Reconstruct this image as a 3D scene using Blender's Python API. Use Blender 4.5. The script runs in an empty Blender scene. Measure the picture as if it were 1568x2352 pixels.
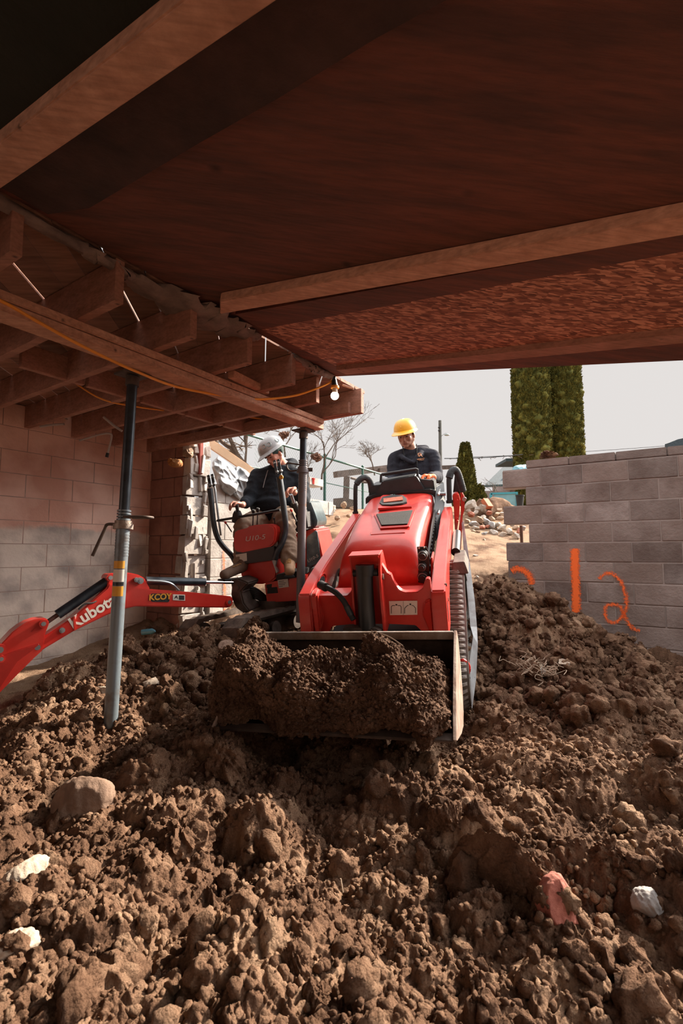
import bpy, bmesh, math, random
import numpy as np
from mathutils import Vector, Matrix, Quaternion
random.seed(7)
rng = np.random.default_rng(11)
# ------------------------------------------------------------------ camera, sky, sun, exposure
H = 1.5                      # camera height above z=0
FPX = 1100.0                 # focal length in pixels of the 1568 x 2352 frame
PITCH = math.radians(4.78)
sc = bpy.context.scene
cam_d = bpy.data.cameras.new('camera'); cam = bpy.data.objects.new('camera', cam_d)
sc.collection.objects.link(cam); sc.camera = cam
cam_d.sensor_width = 36; cam_d.lens = FPX / 2352 * 36; cam_d.clip_end = 300; cam_d.clip_start = .02
cam.location = (0, 0, H); cam.rotation_euler = (math.pi / 2 + PITCH, 0, 0)
cam_d.dof.use_dof = True; cam_d.dof.focus_distance = 3.4; cam_d.dof.aperture_fstop = 9.0
EXPO = .65; SKY0 = 1 / 2 ** EXPO
W_ = bpy.data.worlds.new('sky'); sc.world = W_; W_.use_nodes = True
nt = W_.node_tree; bg = nt.nodes['Background']
tcw = nt.nodes.new('ShaderNodeTexCoord'); nz = nt.nodes.new('ShaderNodeTexNoise'); nz.inputs['Scale'].default_value = 1.3
rw = nt.nodes.new('ShaderNodeValToRGB'); rw.color_ramp.elements[0].color = (.80, .755, .735, 1); rw.color_ramp.elements[1].color = (.77, .74, .72, 1)
sz_ = nt.nodes.new('ShaderNodeSeparateXYZ'); nt.links.new(tcw.outputs['Generated'], sz_.inputs[0])      # thin overcast: the dome is brighter overhead than near the horizon
mz = nt.nodes.new('ShaderNodeMapRange'); mz.interpolation_type = 'SMOOTHSTEP'; mz.inputs['From Min'].default_value = .36; mz.inputs['From Max'].default_value = .95
mz.inputs['To Min'].default_value = SKY0; mz.inputs['To Max'].default_value = SKY0 * 3.2; nt.links.new(sz_.outputs['Z'], mz.inputs['Value']); dt_ = nt.nodes.new('ShaderNodeVectorMath'); dt_.operation = 'DOT_PRODUCT'; nm_ = nt.nodes.new('ShaderNodeVectorMath'); nm_.operation = 'NORMALIZE'      # unseen bright sky lobe added beside the sun to light the left wall
dt_.inputs[1].default_value = (math.sin(1.36) * math.cos(.62), math.cos(1.36) * math.cos(.62), math.sin(.62)); nt.links.new(tcw.outputs['Generated'], nm_.inputs[0]); nt.links.new(nm_.outputs[0], dt_.inputs[0])
ma = nt.nodes.new('ShaderNodeMapRange'); ma.interpolation_type = 'SMOOTHSTEP'; ma.inputs['From Min'].default_value = .80; ma.inputs['From Max'].default_value = 1.0; ma.inputs['To Max'].default_value = SKY0 * 9; nt.links.new(dt_.outputs['Value'], ma.inputs['Value'])
ad_ = nt.nodes.new('ShaderNodeMath'); nt.links.new(mz.outputs['Result'], ad_.inputs[0]); nt.links.new(ma.outputs['Result'], ad_.inputs[1]); nt.links.new(ad_.outputs[0], bg.inputs['Strength'])
nt.links.new(tcw.outputs['Generated'], nz.inputs['Vector']); nt.links.new(nz.outputs['Fac'], rw.inputs['Fac']); nt.links.new(rw.outputs['Color'], bg.inputs['Color'])
SUN_AZ, SUN_EL = math.radians(53), math.radians(33)     # azimuth from straight ahead towards the right
sd = bpy.data.lights.new('sun', 'SUN'); so = bpy.data.objects.new('sun', sd); sc.collection.objects.link(so)
sd.energy = 11.0; sd.angle = math.radians(2.2); sd.color = (1, .86, .70)
sdir = Vector((math.sin(SUN_AZ) * math.cos(SUN_EL), math.cos(SUN_AZ) * math.cos(SUN_EL), math.sin(SUN_EL)))
so.rotation_euler = sdir.to_track_quat('Z', 'Y').to_euler(); so.location = (6, 5, 8)
sc.view_settings.view_transform = 'Standard'; sc.view_settings.look = 'None'
sc.view_settings.exposure = EXPO; sc.view_settings.gamma = 1; sc.view_settings.use_curve_mapping = False
sc.cycles.max_bounces = 8; sc.cycles.diffuse_bounces = 5
# ------------------------------------------------------------------ helpers
C = sc.collection
FWD = Vector((0, math.cos(PITCH), math.sin(PITCH))); UPV = Vector((0, -math.sin(PITCH), math.cos(PITCH)))
CAM = Vector((0, 0, H))
def ray(px, py): return Vector((1, 0, 0)) * ((px - 784) / FPX) + FWD + UPV * ((1176 - py) / FPX)
def W(px, py, Y):                       # point at forward distance Y seen at a pixel
    d = ray(px, py); return CAM + d * (Y / d.y)
def WP(px, py, p0, n):                  # pixel ray meets a plane
    d = ray(px, py); return CAM + d * ((p0 - CAM).dot(n) / d.dot(n))
BD = Vector((.545, .839, 0)); AD = Vector((-.839, .545, 0)); DD = -AD; Z = Vector((0, 0, 1))

MATS = {}
def mat(name, col, rough=.6, metal=0, var=.15, scale=6, bump=0, bscale=40, col2=None, coat=0, spec=.5, island=0, ramp=(.35, .7), detail=6, wood=None, emit=0, alpha=None, island_col=None, knots=0):
    if name in MATS: return MATS[name]
    m = bpy.data.materials.new(name); m.use_nodes = True; t = m.node_tree; N = t.nodes; L = t.links
    b = N['Principled BSDF']; tc = N.new('ShaderNodeTexCoord'); vec = tc.outputs['Object']
    if wood:
        mp = N.new('ShaderNodeMapping'); mp.inputs['Scale'].default_value = wood[0]; mp.inputs['Rotation'].default_value = wood[1]
        L.new(vec, mp.inputs['Vector']); vec = mp.outputs['Vector']
    n = N.new('ShaderNodeTexNoise'); n.inputs['Scale'].default_value = scale; n.inputs['Detail'].default_value = detail; n.inputs['Roughness'].default_value = .62
    L.new(vec, n.inputs['Vector'])
    r = N.new('ShaderNodeValToRGB'); r.color_ramp.elements[0].position = ramp[0]; r.color_ramp.elements[1].position = ramp[1]
    c2 = col2 if col2 else tuple(c * (1 - 2 * var) for c in col)
    r.color_ramp.elements[0].color = (*c2, 1); r.color_ramp.elements[1].color = (*col, 1)
    L.new(n.outputs['Fac'], r.inputs['Fac']); out = r.outputs['Color']
    if island:
        g = N.new('ShaderNodeNewGeometry'); mr = N.new('ShaderNodeMapRange'); mr.inputs['To Min'].default_value = 1 - island; mr.inputs['To Max'].default_value = 1 + island
        L.new(g.outputs['Random Per Island'], mr.inputs['Value']); mx = N.new('ShaderNodeVectorMath'); mx.operation = 'SCALE'
        L.new(out, mx.inputs[0]); L.new(mr.outputs['Result'], mx.inputs['Scale']); out = mx.outputs['Vector']
        if island_col:
            mm = N.new('ShaderNodeMix'); mm.data_type = 'RGBA'; mm.inputs['B'].default_value = (*island_col, 1)
            p = N.new('ShaderNodeMath'); p.operation = 'MULTIPLY'; p.inputs[1].default_value = 7.13
            fr = N.new('ShaderNodeMath'); fr.operation = 'FRACT'; L.new(g.outputs['Random Per Island'], p.inputs[0]); L.new(p.outputs[0], fr.inputs[0])
            ml = N.new('ShaderNodeMath'); ml.operation = 'MULTIPLY'; ml.inputs[1].default_value = .6; L.new(fr.outputs[0], ml.inputs[0])
            L.new(ml.outputs[0], mm.inputs['Factor']); L.new(out, mm.inputs['A']); out = mm.outputs['Result']
    if knots:
        v = N.new('ShaderNodeTexVoronoi'); v.inputs['Scale'].default_value = knots; L.new(tc.outputs['Object'], v.inputs['Vector']); kr = N.new('ShaderNodeMapRange'); kr.inputs['From Min'].default_value = .03; kr.inputs['From Max'].default_value = .10; kr.inputs['To Min'].default_value = .35; L.new(v.outputs['Distance'], kr.inputs['Value'])
        g2 = N.new('ShaderNodeTexNoise'); g2.inputs['Scale'].default_value = 1.0; g2.inputs['Detail'].default_value = 10; mp2 = N.new('ShaderNodeMapping'); mp2.inputs['Rotation'].default_value = (0, 0, .57); mp2.inputs['Scale'].default_value = (4, 70, 70); L.new(tc.outputs['Object'], mp2.inputs['Vector']); L.new(mp2.outputs['Vector'], g2.inputs['Vector'])
        k2 = N.new('ShaderNodeMapRange'); k2.inputs['From Min'].default_value = .3; k2.inputs['From Max'].default_value = .6; k2.inputs['To Min'].default_value = .72; L.new(g2.outputs['Fac'], k2.inputs['Value'])
        m1 = N.new('ShaderNodeMath'); m1.operation = 'MULTIPLY'; L.new(kr.outputs['Result'], m1.inputs[0]); L.new(k2.outputs['Result'], m1.inputs[1])
        ms = N.new('ShaderNodeVectorMath'); ms.operation = 'SCALE'; L.new(out, ms.inputs[0]); L.new(m1.outputs[0], ms.inputs['Scale']); out = ms.outputs['Vector']
    L.new(out, b.inputs['Base Color'])
    b.inputs['Roughness'].default_value = rough; b.inputs['Metallic'].default_value = metal
    b.inputs['Specular IOR Level'].default_value = spec; b.inputs['Coat Weight'].default_value = coat; b.inputs['Coat Roughness'].default_value = .12
    if bump:
        n2 = N.new('ShaderNodeTexNoise'); n2.inputs['Scale'].default_value = bscale; n2.inputs['Detail'].default_value = 8; n2.inputs['Roughness'].default_value = .65
        L.new(vec, n2.inputs['Vector']); bp = N.new('ShaderNodeBump'); bp.inputs['Strength'].default_value = bump; bp.inputs['Distance'].default_value = .02
        L.new(n2.outputs['Fac'], bp.inputs['Height']); L.new(bp.outputs['Normal'], b.inputs['Normal'])
    if emit: b.inputs['Emission Color'].default_value = (*col, 1); b.inputs['Emission Strength'].default_value = emit
    MATS[name] = m; return m

class MB:
    def __init__(s): s.bm = bmesh.new()
    def poly(s, pts, faces):
        vs = [s.bm.verts.new(p) for p in pts]
        for f in faces:
            try: s.bm.faces.new([vs[i] for i in f])
            except ValueError: pass
        return s
    def prism(s, pts, vec):             # outline (any plane) extruded by vec
        n = len(pts); vec = Vector(vec); P = [Vector(p) for p in pts] + [Vector(p) + vec for p in pts]
        return s.poly(P, [list(range(n))[::-1], list(range(n, 2 * n))] + [[i, (i + 1) % n, n + (i + 1) % n, n + i] for i in range(n)])
    def box(s, c, size, R=None):
        R = R or Matrix.Identity(3); c = Vector(c); h = [x / 2 for x in size]
        P = [c + R @ Vector((x * h[0], y * h[1], z * h[2])) for z in (-1, 1) for x, y in ((-1, -1), (1, -1), (1, 1), (-1, 1))]
        return s.poly(P, [(3, 2, 1, 0), (4, 5, 6, 7), (0, 1, 5, 4), (1, 2, 6, 5), (2, 3, 7, 6), (3, 0, 4, 7)])
    def bar(s, a, b, w, h, up=Z):       # rectangular bar from a to b, w sideways, h along up
        a = Vector(a); b = Vector(b); d = (b - a).normalized(); x = d.cross(Vector(up)).normalized(); u = x.cross(d)
        q = [x * (sx * w / 2) + u * (sz * h / 2) for sx, sz in ((-1, -1), (1, -1), (1, 1), (-1, 1))]
        return s.poly([a + k for k in q] + [b + k for k in q], [(0, 1, 2, 3), (7, 6, 5, 4), (4, 5, 1, 0), (5, 6, 2, 1), (6, 7, 3, 2), (7, 4, 0, 3)])
    def tube(s, pts, r, n=12, cap=True, smooth=0):
        P = [Vector(p) for p in pts]
        if smooth: P = spline(P, smooth)
        rs = r if isinstance(r, (list, tuple)) else [r] * len(P)
        if len(rs) != len(P): rs = [rs[min(int(i * len(rs) / len(P)), len(rs) - 1)] for i in range(len(P))]
        t0 = (P[1] - P[0]).normalized(); x = t0.orthogonal().normalized(); rings = []
        for i, p in enumerate(P):
            t = ((P[min(i + 1, len(P) - 1)] - P[max(i - 1, 0)])).normalized()
            x = (x - t * x.dot(t)).normalized(); y = t.cross(x)
            rings.append([s.bm.verts.new(p + (x * math.cos(a) + y * math.sin(a)) * rs[i]) for a in [2 * math.pi * k / n for k in range(n)]])
        for A, B in zip(rings, rings[1:]):
            for k in range(n): s.bm.faces.new((A[k], A[(k + 1) % n], B[(k + 1) % n], B[k]))
        if cap: s.bm.faces.new(rings[0][::-1]); s.bm.faces.new(rings[-1])
        return s
    def ball(s, c, r, sub=2, R=None):
        r = r if isinstance(r, (tuple, list)) else (r, r, r); M = Matrix.Translation(Vector(c)) @ (R.to_4x4() if R else Matrix.Identity(4)) @ Matrix.Diagonal((*r, 1))
        bmesh.ops.create_icosphere(s.bm, subdivisions=sub, radius=1, matrix=M); return s
    def loft(s, rings, cap=True, closed=True):
        V = [[s.bm.verts.new(p) for p in r] for r in rings]; n = len(V[0])
        for A, B in zip(V, V[1:]):
            for k in range(n if closed else n - 1): s.bm.faces.new((A[k], A[(k + 1) % n], B[(k + 1) % n], B[k]))
        if cap: s.bm.faces.new(V[0][::-1]); s.bm.faces.new(V[-1])
        return s
    def build(s, name, m, parent=None, bevel=0, smooth=35, segs=2, label=None, local=False):
        bmesh.ops.recalc_face_normals(s.bm, faces=s.bm.faces)
        if bevel:
            es = [e for e in s.bm.edges if len(e.link_faces) == 2 and e.calc_face_angle(0) > .5]
            if es: bmesh.ops.bevel(s.bm, geom=es, offset=bevel, segments=segs, affect='EDGES', clamp_overlap=True)
        if smooth:
            th = math.radians(smooth)
            for e in s.bm.edges: e.smooth = not (len(e.link_faces) == 2 and e.calc_face_angle(0) > th)
            for f in s.bm.faces: f.smooth = True
        me = bpy.data.meshes.new(name); s.bm.to_mesh(me); s.bm.free()
        return finish(me, name, m, parent, label, local)
ROOT = {}
def finish(me, name, m, parent=None, label=None, local=False):
    o = bpy.data.objects.new(name, me); C.objects.link(o)
    if m: me.materials.append(m)
    if parent is not None:
        o.parent = parent; M = ROOT.get(parent.name)
        ROOT[o.name] = M
        if M is not None and not local: me.transform(M.inverted())
    elif not local:
        co = np.empty(len(me.vertices) * 3); me.vertices.foreach_get('co', co); co = co.reshape(-1, 3)
        lo, hi = co.min(0), co.max(0); b = Vector(((lo[0] + hi[0]) / 2, (lo[1] + hi[1]) / 2, lo[2]))
        me.transform(Matrix.Translation(-b)); o.location = b; ROOT[o.name] = Matrix.Translation(b)
    if label: o['label'] = label
    return o
def tag(o, label=None, cat=None, group=None, kind=None):
    if label: o['label'] = label
    if cat: o['category'] = cat
    if group: o['group'] = group
    if kind: o['kind'] = kind
    return o
def thing(name, label, cat, M, group=None):
    o = bpy.data.objects.new(name, None); C.objects.link(o)
    if not isinstance(M, Matrix): M = Matrix.Translation(Vector(M))
    o.matrix_world = M; o.empty_display_size = .1; ROOT[o.name] = M.copy()
    return tag(o, label, cat, group)
def struct(o): o['kind'] = 'structure'; return o
def spline(P, k=6):
    P = [Vector(p) for p in P]; out = []
    for i in range(len(P) - 1):
        p0, p1, p2, p3 = P[max(i - 1, 0)], P[i], P[i + 1], P[min(i + 2, len(P) - 1)]
        for j in range(k):
            t = j / k; out.append(.5 * ((2 * p1) + (p2 - p0) * t + (2 * p0 - 5 * p1 + 4 * p2 - p3) * t * t + (3 * p1 - p0 - 3 * p2 + p3) * t ** 3))
    return out + [P[-1]]
def text(body, size, M, m, parent, depth=.001, name='lettering', shear=0, bold=0, label=None, sx=1):
    cu = bpy.data.curves.new('t', 'FONT'); cu.body = body; cu.size = size; cu.align_x = 'CENTER'; cu.align_y = 'CENTER'
    cu.extrude = depth; cu.shear = shear; cu.offset = bold; o = bpy.data.objects.new('t', cu); C.objects.link(o)
    bpy.context.view_layer.update(); me = bpy.data.meshes.new_from_object(o.evaluated_get(bpy.context.evaluated_depsgraph_get()))
    bpy.data.objects.remove(o); me.materials.clear(); me.transform(M @ Matrix.Diagonal((sx, 1, 1, 1))); return finish(me, name, m, parent, label)
def frame(o, x, y):                      # matrix with local x along x, local y near y
    x = Vector(x).normalized(); z = x.cross(Vector(y)).normalized(); y = z.cross(x)
    M = Matrix((x, y, z)).transposed().to_4x4(); M.translation = Vector(o); return M
def mesh_np(name, V, F, m, **k):
    me = bpy.data.meshes.new(name); V = np.asarray(V, np.float32); F = np.asarray(F, np.int32); nf, q = F.shape
    me.vertices.add(len(V)); me.vertices.foreach_set('co', V.ravel()); me.loops.add(nf * q); me.loops.foreach_set('vertex_index', F.ravel())
    me.polygons.add(nf); me.polygons.foreach_set('loop_start', np.arange(0, nf * q, q, dtype=np.int32)); me.update(calc_edges=True); me.shade_smooth()
    return finish(me, name, m, **k)
# vectorised noise
def _h(ix, iy, s):
    n = (ix.astype(np.int64) * 374761393 + iy.astype(np.int64) * 668265263 + s * 974711) & 0x7fffffff
    n = ((n ^ (n >> 13)) * 1274126177) & 0x7fffffff; n = ((n ^ (n >> 15)) * 2246822519) & 0x7fffffff
    return ((n ^ (n >> 16)) & 0xffffff) / float(0xffffff)
def perlin(x, y, s=0):
    ix, iy = np.floor(x), np.floor(y); fx, fy = x - ix, y - iy; u, v = fx * fx * fx * (fx * (fx * 6 - 15) + 10), fy * fy * fy * (fy * (fy * 6 - 15) + 10)
    def g(a, b): 
        t = _h(ix + a, iy + b, s) * 2 * np.pi; return np.cos(t) * (fx - a) + np.sin(t) * (fy - b)
    return ((g(0, 0) * (1 - u) + g(1, 0) * u) * (1 - v) + (g(0, 1) * (1 - u) + g(1, 1) * u) * v) * 1.5
def domes(x, y, cell, s, rmin=.35, rmax=.8):
    X, Y = x / cell, y / cell; ix, iy = np.floor(X), np.floor(Y); h = np.zeros_like(X)
    for a in (-1, 0, 1):
        for b in (-1, 0, 1):
            jx, jy = ix + a, iy + b; cx, cy = jx + _h(jx, jy, s), jy + _h(jx, jy, s + 1); r = rmin + (rmax - rmin) * _h(jx, jy, s + 2) ** 1.5
            k = .6 + .8 * _h(jx, jy, s + 3)
            th = _h(jx, jy, s + 4) * 3.14; dx, dy = X - cx, Y - cy; c_, s_ = np.cos(th), np.sin(th); e = 1 + .8 * _h(jx, jy, s + 5)
            d2 = (dx * c_ + dy * s_) ** 2 + ((dy * c_ - dx * s_) * e) ** 2
            h = np.maximum(h, np.sqrt(np.maximum(0, r * r - d2)) * k)
    return h * cell
def rough_dirt(x, y, amp=1.0):
    wx = x + .018 * perlin(x * 9, y * 9, 31) + .004 * perlin(x * 40, y * 40, 33); wy = y + .018 * perlin(x * 9, y * 9, 32) + .004 * perlin(x * 40, y * 40, 34)
    h = .09 * perlin(x * 1.7, y * 1.7, 1) + .06 * perlin(x * 4, y * 4, 2)
    h += domes(wx, wy, .34, 40, .15, .62) * .30 + domes(wx, wy, .15, 50, .2, .75) * .32
    h += domes(wx, wy, .06, 60, .25, .8) * .38 + domes(wx, wy, .027, 70, .25, .85) * .42 + domes(wx, wy, .013, 80, .3, .85) * .50
    h += .008 * perlin(wx * 30, wy * 30, 5) + .005 * perlin(wx * 80, wy * 80, 6)
    return (h - .06) * amp
from mathutils.bvhtree import BVHTree
def snap(o, px, py, off=.003):
    me = o.data; M = ROOT[o.name] if ROOT.get(o.name) else Matrix.Identity(4); bv = BVHTree.FromPolygons([M @ v.co for v in me.vertices], [tuple(p.vertices) for p in me.polygons]); h = bv.ray_cast(CAM, ray(px, py).normalized())
    return None if h[0] is None else h[0] - ray(px, py).normalized() * off
# metaball-like figures: union of capsules and ellipsoids, voxel remeshed into one skin
def blob(caps, balls, voxel, name, m, parent, smooth=6, label=None, disp=None):
    mb = MB()
    for ch in caps:
        for (a, ra), (b, rb) in zip(ch, ch[1:]):
            a, b = Vector(a), Vector(b); d = b - a; L = d.length; t = d.normalized(); ps, rs = [], []
            for k in range(5): an = k / 5 * math.pi / 2; ps.append(a - t * ra * math.cos(an)); rs.append(max(ra * math.sin(an), 1e-4))
            for k in range(6): ps.append(a + d * k / 5); rs.append(ra + (rb - ra) * k / 5)
            for k in range(1, 6): an = k / 5 * math.pi / 2; ps.append(b + t * rb * math.sin(an)); rs.append(max(rb * math.cos(an), 1e-4))
            mb.tube(ps, rs, 14)
    for bl in balls: mb.ball(bl[0], bl[1], 3, bl[2] if len(bl) > 2 else None)
    me = bpy.data.meshes.new('tmp'); bmesh.ops.recalc_face_normals(mb.bm, faces=mb.bm.faces); mb.bm.to_mesh(me); mb.bm.free()
    o = bpy.data.objects.new('tmp', me); C.objects.link(o)
    r = o.modifiers.new('r', 'REMESH'); r.mode = 'VOXEL'; r.voxel_size = voxel; r.use_smooth_shade = True
    s = o.modifiers.new('s', 'SMOOTH'); s.iterations = smooth; s.factor = .5
    bpy.context.view_layer.update(); me2 = bpy.data.meshes.new_from_object(o.evaluated_get(bpy.context.evaluated_depsgraph_get()))
    bpy.data.objects.remove(o)
    if disp:
        me2.update(); n = len(me2.vertices); co = np.empty(n * 3); no = np.empty(n * 3); me2.vertices.foreach_get('co', co); me2.vertices.foreach_get('normal', no)
        co = co.reshape(-1, 3); no = no.reshape(-1, 3); fr, am = disp
        h = perlin(co[:, 0] * fr + co[:, 1] * fr * .7, co[:, 2] * fr * 1.8 + co[:, 1] * fr * .5, 3); h = (1 - np.abs(h) * 2) * am
        co += no * h[:, None]; me2.vertices.foreach_set('co', co.ravel())
    me2.shade_smooth(); me2.name = name; return finish(me2, name, m, parent, label)
def rock(c, r, name, m, seed=0, flat=.0, sub=4, parent=None, R=None, rough=.25, cuts=7, base=True, dmin=.55):
    bm = bmesh.new(); bmesh.ops.create_icosphere(bm, subdivisions=sub, radius=1); rd = random.Random(seed)
    pl = [(Vector((rd.gauss(0, 1), rd.gauss(0, 1), rd.gauss(0, 1))).normalized(), rd.uniform(dmin, .85)) for _ in range(cuts)]
    co = np.array([v.co for v in bm.verts])
    for n, d in pl:
        n = np.array(n); e = co @ n - d; co -= np.outer(np.maximum(e, 0), n)
    nn = co / np.linalg.norm(co, axis=1)[:, None]
    k = perlin(nn[:, 0] * 3 + seed, nn[:, 1] * 3 + nn[:, 2] * 2, 9) * rough * .6 + perlin(nn[:, 0] * 9 + seed, nn[:, 1] * 7 + nn[:, 2] * 6, 10) * rough * .35 + perlin(nn[:, 0] * 22 + nn[:, 2] * 14, nn[:, 1] * 22 + nn[:, 2] * 16 + seed, 12) * rough * .16
    co = co + nn * k[:, None]; R = R or Matrix.Rotation(rd.uniform(0, 6), 3, 'Z'); r = Vector(r if isinstance(r, (tuple, list)) else (r, r, r))
    for v, p in zip(bm.verts, co): q = R @ Vector((p[0] * r.x, p[1] * r.y, p[2] * r.z)); v.co = Vector(c) + q
    mb = MB.__new__(MB); mb.bm = bm; return mb.build(name, m, parent, smooth=60 if dmin > .5 else 25)
# ------------------------------------------------------------------ materials
M_ = dict(
 plank=mat('subfloor_boards', (.40, .21, .145), .85, var=.25, scale=3, bump=.3, island=.3, wood=((1, 9, 9), (0, 0, .9))),
 ply=mat('plywood', (.18, .060, .038), .8, scale=2.2, bump=.6, bscale=9, col2=(.095, .038, .028), ramp=(.38, .60), wood=((1.0, 7, 1), (0, 0, .55)), detail=12, knots=3.5),
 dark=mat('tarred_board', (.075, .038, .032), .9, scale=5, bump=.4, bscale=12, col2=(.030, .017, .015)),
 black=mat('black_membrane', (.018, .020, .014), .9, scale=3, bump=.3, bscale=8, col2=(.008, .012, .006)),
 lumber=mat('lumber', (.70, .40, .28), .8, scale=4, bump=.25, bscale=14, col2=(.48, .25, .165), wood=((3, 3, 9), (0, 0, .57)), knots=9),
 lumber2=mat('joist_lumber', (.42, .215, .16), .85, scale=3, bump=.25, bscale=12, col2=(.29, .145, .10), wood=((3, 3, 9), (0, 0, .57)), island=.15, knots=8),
 fresh=mat('fresh_lumber', (.78, .55, .36), .7, scale=5, var=.1, bump=.1),
 red=mat('red_paint', (.60, .050, .034), .36, var=.12, scale=5, coat=.35, spec=.5, col2=(.52, .021, .013), bump=.05, bscale=90, ramp=(.42, .72), detail=10),
 black_m=mat('black_metal', (.014, .015, .016), .35, spec=.5, var=.2, bump=.05),
 rubber=mat('black_rubber', (.022, .022, .023), .65, var=.25, bump=.2, bscale=60),
 plastic=mat('dark_plastic', (.030, .038, .044), .45, var=.2, scale=9, bump=.12, bscale=120),
 steel=mat('worn_steel', (.36, .33, .30), .45, metal=.55, col2=(.20, .14, .10), scale=14, bump=.2, bscale=60),
 dsteel=mat('dirty_steel', (.13, .10, .085), .6, metal=.4, col2=(.05, .035, .028), scale=10, bump=.2),
 galv=mat('galvanised', (.42, .46, .48), .35, metal=.75, col2=(.26, .29, .31), scale=10),
 blue=mat('blue_black_tube', (.045, .060, .075), .35, metal=.4, col2=(.02, .026, .034), scale=12, bump=.05),
 rust=mat('rusty_tube', (.16, .15, .16), .5, metal=.3, col2=(.20, .085, .03), scale=7, bump=.15, ramp=(.30, .42)),
 white=mat('white_label', (.70, .66, .60), .6, var=.06),
 yellow=mat('yellow_sticker', (.75, .36, .03), .5, var=.1),
 hatY=mat('yellow_shell', (.86, .42, .010), .30, var=.05, coat=.3),
 hatW=mat('grey_white_shell', (.23, .245, .26), .42, var=.08, scale=12, coat=.2),
 hoodie=mat('charcoal_fleece', (.040, .043, .058), .95, var=.2, scale=30, bump=.25, bscale=90, spec=.15),
 hoodie2=mat('black_fleece', (.022, .027, .035), .95, var=.2, scale=30, bump=.25, bscale=90, spec=.15),
 khaki=mat('tan_canvas', (.28, .20, .145), .9, var=.15, scale=12, bump=.2, bscale=60, spec=.2),
 jeans=mat('dark_trousers', (.03, .03, .04), .9),
 boot=mat('tan_leather', (.42, .24, .13), .7, var=.2, scale=14, bump=.15),
 boot2=mat('brown_leather', (.17, .10, .065), .75, var=.2, scale=14, bump=.15),
 skin=mat('skin', (.46, .24, .165), .55, var=.08, scale=14, spec=.35),
 skin2=mat('ruddy_skin', (.55, .25, .18), .55, var=.08, scale=14, spec=.35),
 hair=mat('dark_hair', (.015, .012, .012), .7, var=.2),
 glove=mat('orange_glove', (.85, .16, .03), .7, var=.1), gloveg=mat('grey_glove', (.35, .36, .38), .8, var=.1),
 concrete=mat('pale_block', (.47, .435, .405), .9, scale=5, col2=(.28, .25, .23), bump=.35, bscale=30, island=.07),
 cypress=mat('cypress_foliage', (.17, .150, .032), .9, scale=6, col2=(.06, .068, .02), bump=.6, bscale=60, spec=.1, island=.35),
 bark=mat('bark', (.16, .115, .085), .95, scale=20, var=.25, bump=.5),
 green=mat('green_enamel', (.035, .13, .10), .5, var=.15),
 slate=mat('slate_roof', (.05, .08, .10), .8, scale=18, var=.2, bump=.3),
 orange=mat('orange_paint', (1.0, .16, .02), .7, var=.05),
 cord=mat('orange_cord', (.95, .38, .05), .5, var=.05),
 cloth=mat('grey_cloth', (.30, .23, .205), .95, scale=9, var=.25, bump=.5, bscale=14),
 tarp=mat('white_poly', (.34, .35, .36), .5, scale=4, col2=(.18, .195, .21), bump=.3, bscale=7),
)
def soil_mat(name, a, b, c, sc_=3.0):
    m = bpy.data.materials.new(name); m.use_nodes = True; t = m.node_tree; N = t.nodes; L = t.links; bs = N['Principled BSDF']; tc = N.new('ShaderNodeTexCoord')
    n = N.new('ShaderNodeTexNoise'); n.inputs['Scale'].default_value = sc_; n.inputs['Detail'].default_value = 12; n.inputs['Roughness'].default_value = .7
    L.new(tc.outputs['Object'], n.inputs['Vector']); r = N.new('ShaderNodeValToRGB'); e = r.color_ramp.elements
    e[0].position = .36; e[0].color = (*a, 1); e[1].position = .66; e[1].color = (*c, 1); k = e.new(.5); k.color = (*b, 1)
    L.new(n.outputs['Fac'], r.inputs['Fac']); L.new(r.outputs['Color'], bs.inputs['Base Color']); bs.inputs['Roughness'].default_value = .95; bs.inputs['Specular IOR Level'].default_value = .12
    def nb(sc2, d, st, prev=None, vor=False):
        n2 = N.new('ShaderNodeTexVoronoi' if vor else 'ShaderNodeTexNoise'); n2.inputs['Scale'].default_value = sc2; L.new(tc.outputs['Object'], n2.inputs['Vector'])
        if not vor: n2.inputs['Detail'].default_value = 6; n2.inputs['Roughness'].default_value = .7
        bp = N.new('ShaderNodeBump'); bp.inputs['Strength'].default_value = st; bp.inputs['Distance'].default_value = d; bp.invert = vor; L.new(n2.outputs['Distance' if vor else 'Fac'], bp.inputs['Height'])
        if prev: L.new(prev, bp.inputs['Normal'])
        return bp.outputs['Normal']
    o = nb(75, .018, .9); o = nb(160, .007, .8, o, True); o = nb(420, .003, .8, o)
    L.new(o, bs.inputs['Normal']); return m
SOIL = soil_mat('soil', (.085, .045, .028), (.19, .108, .068), (.41, .27, .178))
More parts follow.
